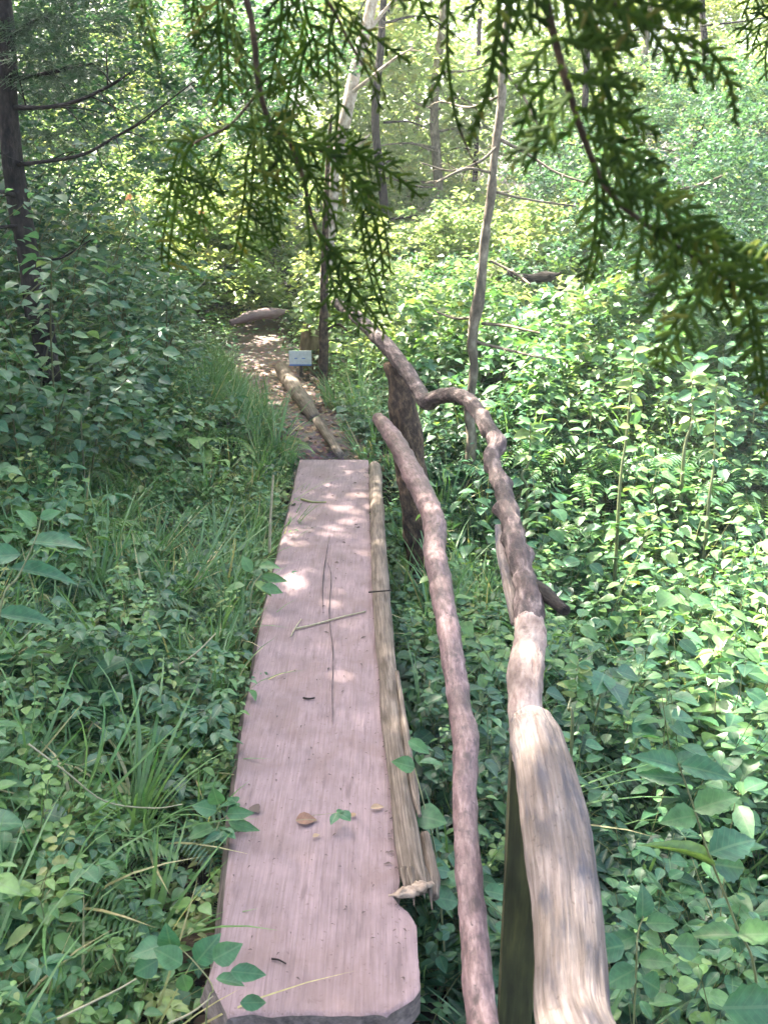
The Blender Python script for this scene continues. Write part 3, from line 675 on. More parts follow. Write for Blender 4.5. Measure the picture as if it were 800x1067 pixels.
def undergrowth():
    g = Geo()
    # left bank near
    p = scatter(6800, -4, 0, .75, 6.2, m=.055, power=1.25); p = p[p[:, 0] > -9]; spread(g, herbs, p, .45, .85, dt0=.12, sh=np.clip(.75 + .35 * (xc(p[:, 1]) - p[:, 0] - .25), .6, 1.25) * hvar(p), dtr=.13)
    p = scatter(5500, -3, 0, .7, 5.5, m=.04, power=1.3); spread(g, small, p, .7, 1.3, dt0=.08)
    g.obj('undergrowth', M['leaf']); tag(sc.collection.objects[-1], 'dense leafy green undergrowth covering the bank left of the plank', 'undergrowth', kind='stuff')
    g = Geo()
    p = scatter(15000, -.2, 5, 1.1, 9.5, m=.03, power=1.15)
    tall = [proto_herb(.75, 7, .085, .026, seed=61, tint=.35), proto_herb(.85, 9, .06, .022, seed=62, tint=.5), proto_herb(.65, 5, .10, .04, seed=63, tint=.25)]
    pt = scatter(1100, .5, 5, 2.0, 8, m=.1); spread(g, tall, pt, .6, 1.15, .25)
    u = p[:, 0] - xc(p[:, 1]); spread(g, herbs, p, .6, 1.1, sh=(.7 + .35 * sstep(.3, 1.3, u)) * hvar(p), dtr=.13)
    p = scatter(2500, -.2, 2.5, 1.1, 5.5, m=.07); spread(g, small, p, .8, 1.5)
    g.obj('undergrowth', M['leaf']); tag(sc.collection.objects[-1], 'knee-high pale green undergrowth filling the hollow right of the handrails', 'undergrowth', kind='stuff')
    g = Geo()
    p = scatter(9000, -8, 8, 5.8, 17, m=.05, power=1.2)
    s = sstep(.25, 1.2, np.abs(p[:, 0] - xc(p[:, 1])))
    spread(g, herbs_low, p, .6, 1.15, sh=(.35 + .5 * s) * (.55 + .6 * sstep(5.5, 9.5, p[:, 1])) * hvar(p), dtr=.15)
    g.obj('undergrowth', M['leaf']); tag(sc.collection.objects[-1], 'sunlit undergrowth further off between the trees', 'undergrowth', kind='stuff')
    g = Geo()
    p = scatter(1500, .4, 5, 1.6, 7, m=.1, clump=3.0); spread(g, ferns, p, .6, 1.2)
    p = scatter(160, -4, -.6, 1.2, 5, clump=5.0); spread(g, ferns, p, .4, .7)
    g.obj('ferns', M['leaf']); tag(sc.collection.objects[-1], 'lacy fern fronds mixed through the low plants', 'ferns', kind='stuff')
    g = Geo()
    p = scatter(2600, -4, .2, 1.0, 7.5, m=.14, clump=9.0); spread(g, grasses, p, .55, 1.2, .4)
    p = scatter(1000, -1.6, .0, 2.2, 7.5, m=.05); spread(g, grasses, p, .6, 1.15, .4)
    p = scatter(1500, -.2, 5, 1.2, 8, m=.08, clump=2.0); spread(g, grasses, p, .7, 1.5, .3)
    # rim of the path
    yy = rng.uniform(3.2, 9, 500); sd_ = rng.choice([-1, 1], 500); xx = xc(yy) + sd_ * rng.uniform(.29, .5, 500)
    spread(g, grasses, np.c_[xx, yy, gz(xx, yy)][sd_ < 0], .4, .9, .3)
    dry = [proto_grass(.5, 5, 51, .97, .0028, 1.0), proto_grass(.4, 4, 52, .97, .0035, .6)]
    p = scatter(260, -4, 0, .8, 6, m=.1); spread(g, dry, p, .5, 1.1, .5, 0)
    p = scatter(260, 0, 4, 1.2, 7, m=0.1); spread(g, dry, p, .6, 1.2, .5, 0)
    g.obj('grass', M['grass']); tag(sc.collection.objects[-1], 'arching grass blades growing through the undergrowth', 'grass', kind='stuff')
undergrowth()

def litter():
    g = Geo(); n = 460
    y = rng.uniform(1.5, 5.4, n); x = xp(y) + rng.uniform(-.2, .2, n)
    a = rng.uniform(0, 6.28, n); D = np.c_[np.cos(a), np.sin(a), 0 * a]
    edge = rng.random(n) < .35; x[edge] = xp(y[edge]) + .185 + rng.normal(0, .006, edge.sum())
    L = rng.uniform(.004, .014, n) * np.where(rng.random(n) < .12, 1.8, 1)
    leaves(g, T_LOW, np.c_[x, y, np.full(n, .004)], D, np.tile([0.05, 0.02, 1.], (n, 1)), L, L * .2, rng.random(n))
    tag(g.obj('litter', M['rust']), 'tiny dark crumbs and bits of bark scattered on the plank', 'litter', kind='stuff')
    g = Geo(); n = 3600
    y = rng.uniform(.6, 9, n); x = xc(y) + rng.normal(0, .55, n)
    ok = ~((np.abs(x - xc(y)) < .24) & (y < 5.5)); x, y = x[ok], y[ok]; n = len(x)
    a = rng.uniform(0, 6.28, n); D = np.c_[np.cos(a), np.sin(a), rng.normal(0, .2, n)]
    L = rng.uniform(.02, .06, n)
    leaves(g, T_OV, np.c_[x, y, gz(x, y) + .015], D, np.c_[rng.normal(0, .3, n), rng.normal(0, .3, n), np.ones(n)], L, L * .3, rng.random(n) * .6)
    tag(g.obj('leaf_litter', M['dry']), 'brown dead leaves lying on the soil beside the plank and path', 'leaf litter', kind='stuff')
litter()

# ------------------------------------------------------------------ cedar boughs hanging in front
def ribbon_chain(g, pts, r0, r1, nrmv, tint, lobes=True):
    """flattened scaly twig: bumpy cross-section 4 sides"""
    pts = np.asarray(pts); L = np.linalg.norm(pts[-1] - pts[0]) + 1e-6
    n = max(3, int(L / (r0 * 2.4)) + 2); n = min(n, 16)
    s = np.concatenate([[0], np.cumsum(np.linalg.norm(np.diff(pts, axis=0), axis=1))])
    t = np.linspace(0, 1, n); Q = np.stack([np.interp(t * s[-1], s, pts[:, k]) for k in range(3)], 1)
    T = nrm(np.gradient(Q, axis=0)); X = nrm(np.cross(T, nrmv)); Z = np.cross(X, T)
    r = (r0 + (r1 - r0) * t) * np.where(np.arange(n) % 2 == 0, 1.14, .84); r[-1] = r1 * .25
    r = r[:, None]
    V = np.stack([Q - X * r, Q + Z * r * .42, Q + X * r, Q - Z * r * .42], 1).reshape(-1, 3)
    q = [(4 * i + j, 4 * i + (j + 1) % 4, 4 * i + 4 + (j + 1) % 4, 4 * i + 4 + j) for i in range(n - 1) for j in range(4)]
    g.add(V, None, q, tint)
def spray(g, px, d0, d1=None, pin=32, step=9, r=.0019, tilt=None, side=(1, 1), curl=.25, sub=True, seed=0, ang=.95, tip=.3):
    """a flat cedar spray whose axis follows a photo polyline; d0,d1 distance ahead; pin = longest pinna in pixels at that distance"""
    rr = np.random.default_rng(seed + 1000)
    d1 = d0 if d1 is None else d1
    ds = np.linspace(d0, d1, len(px)); P = [W(a, b, Y) for (a, b), Y in zip(px, ds)]
    P, _ = spline(P, np.ones(len(P)), 6)
    s = np.concatenate([[0], np.cumsum(np.linalg.norm(np.diff(P, axis=0), axis=1))]); Lt = s[-1]
    view = nrm(CAM - P[len(P) // 2]); T = nrm(P[-1] - P[0])
    ta = rr.normal(0, .3) if tilt is None else tilt
    S = nrm(np.cross(T, view)); nv = view * math.cos(ta) + S * math.sin(ta)
    sc_ = (d0 + d1) / 2 / F_PX; stp = step * sc_; pl = pin * sc_
    ribbon_chain(g, P, r * 1.0, r * .8, nv, .35)
    k = int(Lt / stp); al = 0
    for i in range(1, k + 1):
        d = i * stp + rr.normal(0, stp * .15)
        if d > Lt * .99: break
        p = np.array([np.interp(d, s, P[:, q]) for q in range(3)]); d2 = min(d + .01, Lt); p2 = np.array([np.interp(d2, s, P[:, q]) for q in range(3)])
        t = p2 - P[np.searchsorted(s, max(d - .01, 0))]; t = nrm(t)
        X = nrm(np.cross(t, nv)); sg = 1 if i % 2 else -1
        f = d / Lt; prof = (.45 + .75 * min(f * 3, 1)) * (1 - (1 - tip) * max(0, (f - .25) / .75) ** 1.2)
        L = pl * prof * rr.uniform(.8, 1.12) * (side[0] if sg > 0 else side[1])
        if L < 1.5 * r: continue
        a0 = ang + rr.normal(0, .1)
        dirs = t * math.cos(a0) + X * sg * math.sin(a0) + nv * rr.normal(0, .12)
        down = np.array([0, 0, -1.0])
        q1 = p + dirs * L * .5; q2 = q1 + nrm(dirs + t * curl + down * curl) * L * .5
        pts = np.array([p, q1, q2]); pts = spline(pts, [1, 1, 1], 3)[0]
        tn = np.clip(.5 + rr.normal(0, .26), 0, 1)
        ribbon_chain(g, pts, r, r * .7, nv, tn)
        if sub and L > 6 * r:
            m = max(2, int(L / (r * 4.2))); dd = nrm(q2 - p)
            for j in range(1, m):
                f2 = j / m; b = np.array([np.interp(f2, np.linspace(0, 1, len(pts)), pts[:, q]) for q in range(3)])
                X2 = nrm(np.cross(dd, nv)); 
                for sg2 in (1, -1):
                    if (j + (sg2 > 0)) % 2 and rr.random() < .5: continue
                    l2 = L * .34 * (1.15 - f2 * .7) * rr.uniform(.7, 1.2)
                    e = b + (dd * .72 + X2 * sg2 * .7 + nv * rr.normal(0, .15)) * l2
                    ribbon_chain(g, [b, (b + e) / 2 + dd * l2 * .05, e], r * .8, r * .4, nv, tn)
def woody(g, px, d0, d1, w0, w1):
    ds = np.linspace(d0, d1, len(px)); P = [W(a, b, Y) for (a, b), Y in zip(px, ds)]
    R = np.linspace(w0, w1, len(px)) / 2000 * (d0 + d1) / 2
    tube(g, P, R, per=5, k=8, bump=.12, fs=200, fl=60)
def bough(label, stems, sprays, loc, r):
    root = empty('cedar_branch', loc, label, 'cedar branch', 'cedar branches hanging over the scene')
    g = Geo()
    for s_ in stems: woody(g, *s_)
    g.obj('stem', M['bark'], root, origin=loc)
    for i, s_ in enumerate(sprays):
        g = Geo(); kw = dict(s_[3]) if len(s_) > 3 else {}; kw.setdefault('r', r)
        spray(g, s_[0], s_[1], s_[2], seed=i * 7 + int(loc[0] * 100) % 50, **kw)
        if kw.get('pin', 32) >= 22:
            k2 = dict(kw); k2['ang'] = .75; k2['pin'] = kw['pin'] * .8; k2['step'] = kw.get('step', 9) * 1.5; k2['r'] = r * .9; ox = 7 if i % 2 else -7
            spray(g, [(s_[0][0][0], s_[0][0][1])] + [(a + ox, b - 5) for a, b in s_[0][1:]], s_[1] + .02, s_[2] + .05, seed=i * 7 + 400, **k2)
        g.obj('spray', M['cedar'], root, smooth=False, origin=tuple(W(*s_[0][0], s_[1])))
# left bough
D1 = 1.05
stemsL = [([(215, -160), (240, -60), (262, 20), (270, 90), (282, 128), (302, 150), (316, 185), (322, 215), (332, 245), (345, 268)], D1, D1 + .1, 7, 3),
          ([(240, -60), (300, -30), (340, 0), (362, 40), (385, 80)], D1, D1 + .1, 6, 2),
          ([(270, 95), (240, 130), (205, 148), (190, 165)], D1 + .04, D1 + .1, 3, 2),
          ([(302, 150), (340, 160), (375, 185), (388, 220)], D1 + .05, D1 + .1, 3, 2)]
K = lambda **k: k
spL = [([(232, -40), (245, 30), (262, 90), (272, 140), (274, 190)], D1 - .15, D1 - .1, K(pin=26, tilt=1.15, step=7)),
       ([(226, -30), (228, 30), (231, 75), (232, 118)], D1, D1 + .05, K(pin=34, step=8)),
       ([(205, -20), (207, 25), (212, 55)], D1 + .05, D1 + .1, K(pin=26)),
       ([(295, -40), (293, 20), (287, 60), (277, 108)], D1 - .05, D1, K(pin=30, step=9)),
       ([(310, -40), (318, 10), (330, 50), (332, 85)], D1, D1 + .05, K(pin=30)),
       ([(330, -30), (352, 10), (372, 50), (387, 85), (397, 117)], D1 - .1, D1 - .05, K(pin=24, step=7, tilt=.9)),
       ([(370, 22), (395, 42), (415, 57), (429, 66)], D1, D1, K(pin=14, step=7)),
       ([(345, 20), (342, 60), (345, 95)], D1, D1, K(pin=24)),
       ([(318, 40), (312, 80), (305, 120), (300, 150)], D1 + .05, D1 + .05, K(pin=34)),
       ([(352, 85), (352, 115), (350, 150), (352, 178)], D1, D1, K(pin=20)),
       # the large left spray and its neighbour, long pinnae to the left
       ([(205, 140), (192, 165), (185, 200), (180, 235), (176, 262), (176, 284)], D1 + .05, D1 + .1, K(pin=40, step=7.5, side=(.6, 1.15), tilt=0.1, ang=1.3, curl=.05)),
       ([(240, 132), (215, 142), (185, 145), (152, 147)], D1 + .08, D1 + .1, K(pin=20, step=8, side=(1, .6))),
       ([(266, 140), (264, 170), (262, 205), (257, 240), (250, 275)], D1 + .03, D1 + .08, K(pin=40, step=8, side=(.55, 1.15), tilt=-.1, ang=1.25, curl=.05)),
       ([(272, 150), (277, 190), (282, 225), (287, 256)], D1 + .05, D1 + .1, K(pin=24, step=7)),
       ([(232, 150), (225, 180), (215, 200), (205, 245), (200, 262)], D1 + .16, D1 + .2, K(pin=22, step=9)),
       # dense knot round the woody stem
       ([(240, 130), (270, 140), (300, 145), (330, 160)], D1, D1, K(pin=36, step=7)),
       ([(285, 130), (292, 155), (296, 180), (300, 205)], D1, D1 + .05, K(pin=26, step=7)),
       ([(305, 150), (330, 155), (360, 158), (385, 165)], D1, D1 + .05, K(pin=34, step=7)),
       ([(310, 160), (330, 190), (345, 215), (352, 245)], D1, D1 + .05, K(pin=24, step=7)),
       ([(335, 150), (352, 175), (372, 195), (385, 225)], D1 - .03, D1, K(pin=28, step=7)),
       ([(360, 150), (385, 168), (415, 185), (441, 208)], D1, D1 + .05, K(pin=24, step=8)),
       ([(372, 180), (385, 215), (395, 250), (400, 292)], D1, D1 + .05, K(pin=30, step=7, side=(1, .7))),
       ([(375, 215), (385, 250), (392, 290), (407, 335)], D1 + .05, D1 + .1, K(pin=22, step=9, side=(.7, .7))),
       ([(318, 205), (322, 240), (325, 268)], D1, D1, K(pin=14, step=9)),
       ([(330, 240), (350, 262), (365, 280), (378, 292)], D1, D1, K(pin=22, step=7)),
       ([(334, 245), (340, 270), (345, 292), (350, 305)], D1, D1, K(pin=22, step=7)),
       ([(345, 268), (362, 292), (380, 315), (402, 348)], D1, D1 + .05, K(pin=26, step=8)),
       ([(350, 300), (340, 312), (330, 322), (318, 318)], D1, D1, K(pin=12, step=7)),
       ([(343, 285), (352, 310), (372, 335), (390, 348)], D1, D1, K(pin=20, step=8)),
       ([(372, 322), (355, 328), (340, 340)], D1, D1, K(pin=14, step=6)),
       ]
bough('feathery cedar branch drooping over the far end of the path', stemsL, spL, tuple(W(240, -60, D1)), .0018)
# hanging strand, far left, lit yellow-green
bough('narrow yellowish cedar strand hanging alone nearest the dark trunk',
      [([(135, -150), (142, -60), (148, 10)], .8, .85, 4, 2)],
      [([(140, -60), (150, 0), (156, 35), (162, 62)], .8, .85, K(pin=26, step=8, tilt=1.0)),
       ([(146, -20), (142, 20), (150, 48)], .82, .86, K(pin=16, step=8, tilt=1.1)),
       ([(156, 30), (163, 60), (168, 95)], .85, .9, K(pin=10, step=8, tilt=1.2))], tuple(W(140, -60, .8)), .0016)
# middle strands
bough('thin cedar strands hanging between the two large cedar branches',
      [([(470, -150), (475, -60), (467, 10), (466, 60), (475, 120), (488, 158), (500, 176)], .95, 1.0, 4, 1.5),
       ([(500, -150), (515, -60), (521, 10), (513, 70)], .9, .95, 5, 2)],
      [([(466, -30), (466, 30), (467, 75)], .95, .97, K(pin=14, step=8)),
       ([(465, 60), (456, 85), (440, 112)], .96, .96, K(pin=9, step=6)),
       ([(467, 70), (472, 110), (480, 140)], .96, .98, K(pin=9, step=9)),
       ([(440, -30), (436, -5), (446, 20), (455, 30)], .95, .95, K(pin=18, step=7)),
       ([(400, -30), (412, -5), (425, 10)], .95, .95, K(pin=18, step=7)),
       ([(521, -30), (519, 20), (514, 60), (508, 95), (497, 125), (487, 153)], .85, .9, K(pin=15, step=5.5, r=.0026)),
       ([(505, -20), (495, 5), (485, 25)], .9, .9, K(pin=14, step=7)),
       ([(528, -30), (530, 10), (526, 50), (528, 85)], .9, .92, K(pin=15, step=7)),
       ([(545, -30), (540, 5), (535, 35)], .9, .92, K(pin=22, step=7)),
       ], tuple(W(475, -60, .95)), .0019)
# right bough, nearer
D2 = .72
stemsR = [([(540, -200), (556, -80), (569, 0), (580, 48), (592, 92), (606, 138), (622, 178), (645, 212), (682, 240), (722, 268), (760, 292), (800, 310), (850, 335)], D2, D2 + .12, 9, 3.5),
          ([(560, -60), (610, -10), (665, 15), (705, 38), (738, 62)], D2, D2 + .05, 6, 2.5)]
spR = [([(580, 38), (562, 55), (546, 80), (537, 96)], D2, D2, K(pin=20, step=7)),
       ([(585, 68), (570, 88), (553, 105), (545, 128), (538, 147)], D2, D2, K(pin=20, step=7)),
       ([(594, 98), (578, 120), (562, 145), (545, 162), (529, 176)], D2, D2, K(pin=24, step=7)),
       ([(600, 120), (590, 140), (565, 152), (543, 182)], D2, D2, K(pin=14, step=7)),
       ([(583, 40), (610, 48), (640, 52), (668, 47)], D2, D2, K(pin=26, step=7)),
       ([(592, 78), (615, 86), (640, 88), (666, 94)], D2, D2, K(pin=24, step=7)),
       ([(600, 112), (630, 120), (655, 123), (690, 142)], D2 + .02, D2 + .04, K(pin=24, step=7)),
       ([(612, 142), (635, 152), (660, 162), (692, 180)], D2 + .02, D2 + .04, K(pin=22, step=7)),
       ([(632, 30), (634, 80), (636, 130), (648, 180), (660, 215)], D2 + .06, D2 + .1, K(pin=28, step=8)),
       ([(618, 170), (622, 210), (618, 255), (608, 300)], D2 + .04, D2 + .05, K(pin=26, step=8)),
       ([(628, 180), (640, 210), (650, 235), (640, 262)], D2 + .06, D2 + .08, K(pin=18, step=8)),
       ([(668, 228), (668, 255), (663, 275), (662, 295)], D2 + .02, D2 + .03, K(pin=18, step=7)),
       ([(680, 238), (690, 262), (695, 285)], D2 + .06, D2 + .06, K(pin=22, step=7)),
       ([(702, 250), (697, 285), (683, 310), (668, 330)], D2 + .02, D2 + .03, K(pin=22, step=7)),
       ([(738, 278), (728, 310), (708, 345), (692, 372), (690, 390)], D2 + .03, D2 + .04, K(pin=34, step=8, ang=1.1)),
       ([(738, 285), (755, 315), (765, 340)], D2 + .06, D2 + .08, K(pin=16, step=8)),
       ([(772, 298), (785, 325), (791, 360), (795, 395), (800, 422)], D2 + .05, D2 + .07, K(pin=34, step=8, ang=1.15)),
       ([(640, 200), (668, 205), (700, 222), (735, 245), (762, 252)], D2 + .06, D2 + .08, K(pin=34, step=7)),
       ([(620, 165), (650, 180), (680, 195), (700, 215)], D2 + .06, D2 + .08, K(pin=34, step=7)),
       ([(680, 235), (710, 245), (750, 262), (800, 285)], D2 + .05, D2 + .1, K(pin=32, step=7)),
       ([(720, 262), (750, 285), (780, 300), (815, 308)], D2 + .03, D2 + .06, K(pin=36, step=7)),
       ([(750, 255), (775, 268), (800, 272), (830, 285)], D2 + .06, D2 + .1, K(pin=26, step=7)),
       # top crown of the branch
       ([(560, -20), (600, 5), (640, 12), (680, 20)], D2, D2, K(pin=42, step=6)),
       ([(600, -20), (640, -5), (680, 5), (720, 15)], D2, D2, K(pin=38, step=6)),
       ([(610, 5), (618, 30), (628, 55)], D2, D2, K(pin=24, step=7)),
       ([(668, 18), (685, 42), (697, 62), (706, 86)], D2, D2, K(pin=15, step=6)),
       ([(695, 30), (710, 55), (718, 75), (723, 99)], D2, D2, K(pin=15, step=6)),
       ([(705, 35), (735, 50), (755, 75), (763, 100), (766, 131)], D2, D2, K(pin=17, step=6)),
       ([(700, 0), (718, 12), (732, 25)], D2, D2, K(pin=20, step=6)),
       ([(650, 15), (652, 35), (655, 52)], D2, D2, K(pin=16, step=7)),
       ([(722, 65), (738, 78), (745, 92)], D2, D2, K(pin=12, step=6)),
       ([(556, -20), (552, 15), (556, 38)], D2, D2, K(pin=26, step=7)),
       ]
bough('big dark cedar branch sweeping down to the right in front of the thicket', stemsR, spR, tuple(W(556, -80, D2)), .0019)
bough('tip of a dark cedar twig in the top right corner', [([(860, -60), (825, 0), (800, 40)], 1.6, 1.6, 3, 2)],
      [([(830, -10), (805, 15), (785, 30), (772, 45)], 1.6, 1.6, K(pin=26, step=7)), ([(815, 0), (802, 30), (797, 60), (798, 85)], 1.6, 1.6, K(pin=24, step=7)), ([(790, -30), (780, 0), (772, 20)], 1.6, 1.6, K(pin=20))],
      tuple(W(825, 0, 1.6)), .0021)

# ------------------------------------------------------------------ trees
def crown_leaves(g, centre, rad, n, L, tpl=T_LOW, clumps=26, flat=.7, seed=0, tint=.4, clr=.28):
    r = np.random.default_rng(seed); centre = np.array(centre); rad = np.array(rad)
    c = nrm(r.normal(0, 1, (clumps, 3))) * (r.random((clumps, 1)) ** .45) * rad + centre
    k = r.integers(0, clumps, n); cr = clr * rad.mean() * r.uniform(.5, 1.3, clumps)
    P = c[k] + r.normal(0, 1, (n, 3)) * cr[k][:, None] * [1, 1, flat * .6]
    a = r.uniform(0, 6.28, n); D = np.c_[np.cos(a), np.sin(a), r.uniform(-.6, .2, n)]
    Nn = np.c_[r.normal(0, .45, n), r.normal(0, .45, n), np.ones(n)]
    s = L * r.uniform(.6, 1.3, n); tc = r.normal(0, .1, clumps)
    leaves(g, tpl, P, D, Nn, s, s * .36, np.clip(tint + tc[k] + r.normal(0, .1, n), 0, .9))
def tree(name, label, trunk, bark, crown=None, limbs=(), leafm='far', group=None, k=12, needle=False, seed=0, bump=.09, lm=None):
    """trunk: list of (x,y,z,r) in world"""
    P = [np.array(t[:3]) for t in trunk]; R = [t[3] for t in trunk]
    root = empty(name, tuple(P[0]), label, 'tree', group)
    g = Geo(); tube(g, P, R, per=7, k=k, bump=bump, fs=14, fl=5, seed=seed); g.obj('trunk', M[bark], root, origin=tuple(P[0]))
    for l in limbs:
        g = Geo(); Q = [np.array(q[:3]) for q in l]; tube(g, Q, [q[3] for q in l], per=5, k=7, bump=.1, fs=30, fl=8)
        # fine dead twigs
        for i in range(len(Q) - 1):
            for j in range(2):
                b = Q[i] + (Q[i + 1] - Q[i]) * rng.random(); d = nrm(nrm(Q[i + 1] - Q[i]) + rng.normal(0, .6, 3)) * np.linalg.norm(Q[-1] - Q[0]) * rng.uniform(.12, .3)
                stick(g, [b, b + d * .5, b + d + [0, 0, -.02]], l[0][3] * .35, l[0][3] * .12, .5)
        g.obj('limb', M[lm or bark], root, origin=tuple(Q[0]))
    if crown:
        g = Geo()
        for c in crown: crown_leaves(g, seed=seed + 3 + int(c[0][2] * 10), **dict(zip(('centre', 'rad', 'n', 'L'), c[:4])), **(c[4] if len(c) > 4 else {}))
        g.obj('crown', M[leafm], root, origin=tuple(np.array(crown[0][0])))
    return root
def PX(pts):
    out = []
    for a, b, Y, wd in pts:
        p = W(a, b, Y); out.append((p[0], p[1], p[2], wd * depth(a, b, Y) / 2000))
    return out
def needles(P, n, L, seed=0): pass

# dark conifer on the left
tr = PX([(52, 395, 5.2, 25), (46, 350, 5.2, 24), (34, 290, 5.2, 22), (18, 200, 5.2, 22), (8, 100, 5.2, 20), (2, 0, 5.2, 19)])
tr.append((tr[-1][0] - .1, 5.3, 4.2, .04)); tr.append((tr[-1][0] - .1, 5.3, 6.5, .015))
limbs = [PX([(14, 172, 5.2, 5), (50, 168, 5.0, 4), (89, 160, 4.8, 3.5), (125, 140, 4.6, 3), (153, 125, 4.5, 2)]),
         PX([(12, 112, 5.2, 6), (45, 112, 5.0, 4.5), (78, 106, 4.8, 4), (110, 92, 4.7, 3.5), (136, 76, 4.6, 2)]),
         PX([(8, 84, 5.2, 5), (50, 76, 5.1, 4), (98, 66, 5.0, 2)]),
         PX([(4, 42, 5.2, 6), (25, 28, 5.1, 4), (47, 17, 5.0, 2)]),
         PX([(20, 205, 5.2, 5), (0, 200, 5.0, 4), (-30, 210, 4.8, 2)]),
         PX([(26, 236, 5.2, 5), (8, 236, 5.1, 4), (-20, 240, 5.0, 2)]),
         PX([(150, 128, 4.5, 2), (170, 110, 4.4, 1.5), (212, 78, 4.3, 1.2)]),
         PX([(30, 265, 5.2, 4), (60, 270, 5.0, 2.5), (95, 250, 4.9, 1.5)])]
t1 = tree('conifer_tree', 'dark-barked leaning conifer with bare upturned limbs above the left bank', tr, 'darkbark', limbs=limbs, k=16, seed=2)
def needle_foliage(parent, lines, seed, dens=26):
    """drooping needle twigs along limbs"""
    r = np.random.default_rng(seed); g = Geo(); P = []; D = []; 
    for l in lines:
        Q, _ = spline([q[:3] for q in l], [1] * len(l), 8)
        for q in Q[4:]:
            for j in range(5):
                d = nrm(np.array([r.normal(0, .8), r.normal(0, .8), r.uniform(-.5, .1)])); b = q + r.normal(0, .02, 3); L = r.uniform(.08, .25)
                stick(g, [b, b + d * L * .5, b + d * L + [0, 0, -.02]], .0015, .0008, .1)
                for t in np.linspace(.1, 1, 22):
                    P.append(b + d * L * t); D.append(nrm(d * .5 + r.normal(0, .6, 3)))
    n = len(P); leaves(g, T_LOW, P, D, np.tile([0, 0.1, 1.], (n, 1)), np.full(n, .02), np.full(n, .0012), r.random(n))
    g.obj('crown', M['needle'], parent, origin=tuple(lines[0][0][:3]))
needle_foliage(t1, [limbs[2], limbs[3], PX([(5, 60, 5.2, 3), (40, 58, 5, 3), (80, 30, 4.9, 3), (120, 20, 4.8, 2)]), PX([(4, 20, 5.2, 3), (60, 8, 5.0, 3), (110, -10, 4.9, 2)]), PX([(0, 120, 5.3, 3), (30, 95, 5.6, 3), (75, 90, 5.7, 2)]),
                    PX([(0, 150, 5.3, 3), (40, 140, 5.5, 3), (85, 135, 5.7, 2)]), PX([(-5, -20, 5.3, 3), (60, -30, 5.2, 3), (150, -20, 5.2, 2)])], 5)
g = Geo()
tree('sapling', 'thin dark sapling leaning against the foot of the dark conifer', PX([(30, 330, 5.4, 7), (24, 285, 5.4, 6), (18, 230, 5.4, 4), (12, 180, 5.4, 3)]), 'darkbark', k=8)

# pale leaning tree with sunlit bark, straight dark stem in front, tall stump behind
tr = PX([(336, 345, 9.4, 13), (340, 290, 9.4, 13), (345, 235, 9.4, 11), (350, 170, 9.4, 11), (363, 110, 9.4, 13), (374, 55, 9.5, 12), (388, 0, 9.6, 11)])
tr[0] = (tr[0][0], tr[0][1], float(gz(tr[0][0], 9.4)) - .1, tr[0][3]); e = tr[-1]; tr += [(e[0] + .3, 9.8, e[2] + 1.6, .05), (e[0] + .5, 10, e[2] + 3.6, .02)]
cz = e[2] + 2.6
tree('pale_tree', 'slender pale-barked tree leaning right with sun on its trunk beyond the path', tr, 'palebark',
     limbs=[PX([(362, 100, 9.4, 5), (385, 82, 9.3, 4), (410, 62, 9.2, 3), (430, 50, 9.1, 2)]), PX([(352, 165, 9.4, 4), (372, 152, 9.3, 3), (385, 140, 9.3, 2)]), PX([(375, 50, 9.5, 5), (395, 18, 9.6, 4), (420, -10, 9.7, 3)])],
     crown=[((e[0] + .2, 9.0, cz), (1.7, 1.8, 1.2), 5000, .09)], k=14, seed=4)
p0 = W(337, 405, 7.6); z0 = float(gz(p0[0], 7.6))
tree('young_tree', 'straight dark young stem standing beside the white sign', [(p0[0], 7.6, z0 - .05, .038), (p0[0] + .01, 7.6, z0 + .5, .036)] + PX([(338, 300, 7.6, 8.5), (339, 240, 7.6, 7), (341, 180, 7.6, 5), (345, 120, 7.6, 3)]), 'bark',
     limbs=[PX([(338, 345, 7.6, 3), (352, 338, 7.5, 3), (362, 345, 7.4, 2)])], k=10)
p0 = W(326, 365, 9.0); z0 = float(gz(p0[0], 9.0))
g = Geo(); tube(g, [(p0[0] - .05, 9.0, z0 - .05), (p0[0], 9, z0 + .25), (p0[0] + .04, 9, z0 + .62)], [.13, .115, .105], per=8, k=18, bump=.12, fs=12)
tag(g.obj('tall_stump', M['stump'], origin=(p0[0], 9, z0)), 'yellowish broken stump behind the small white sign', 'stump')

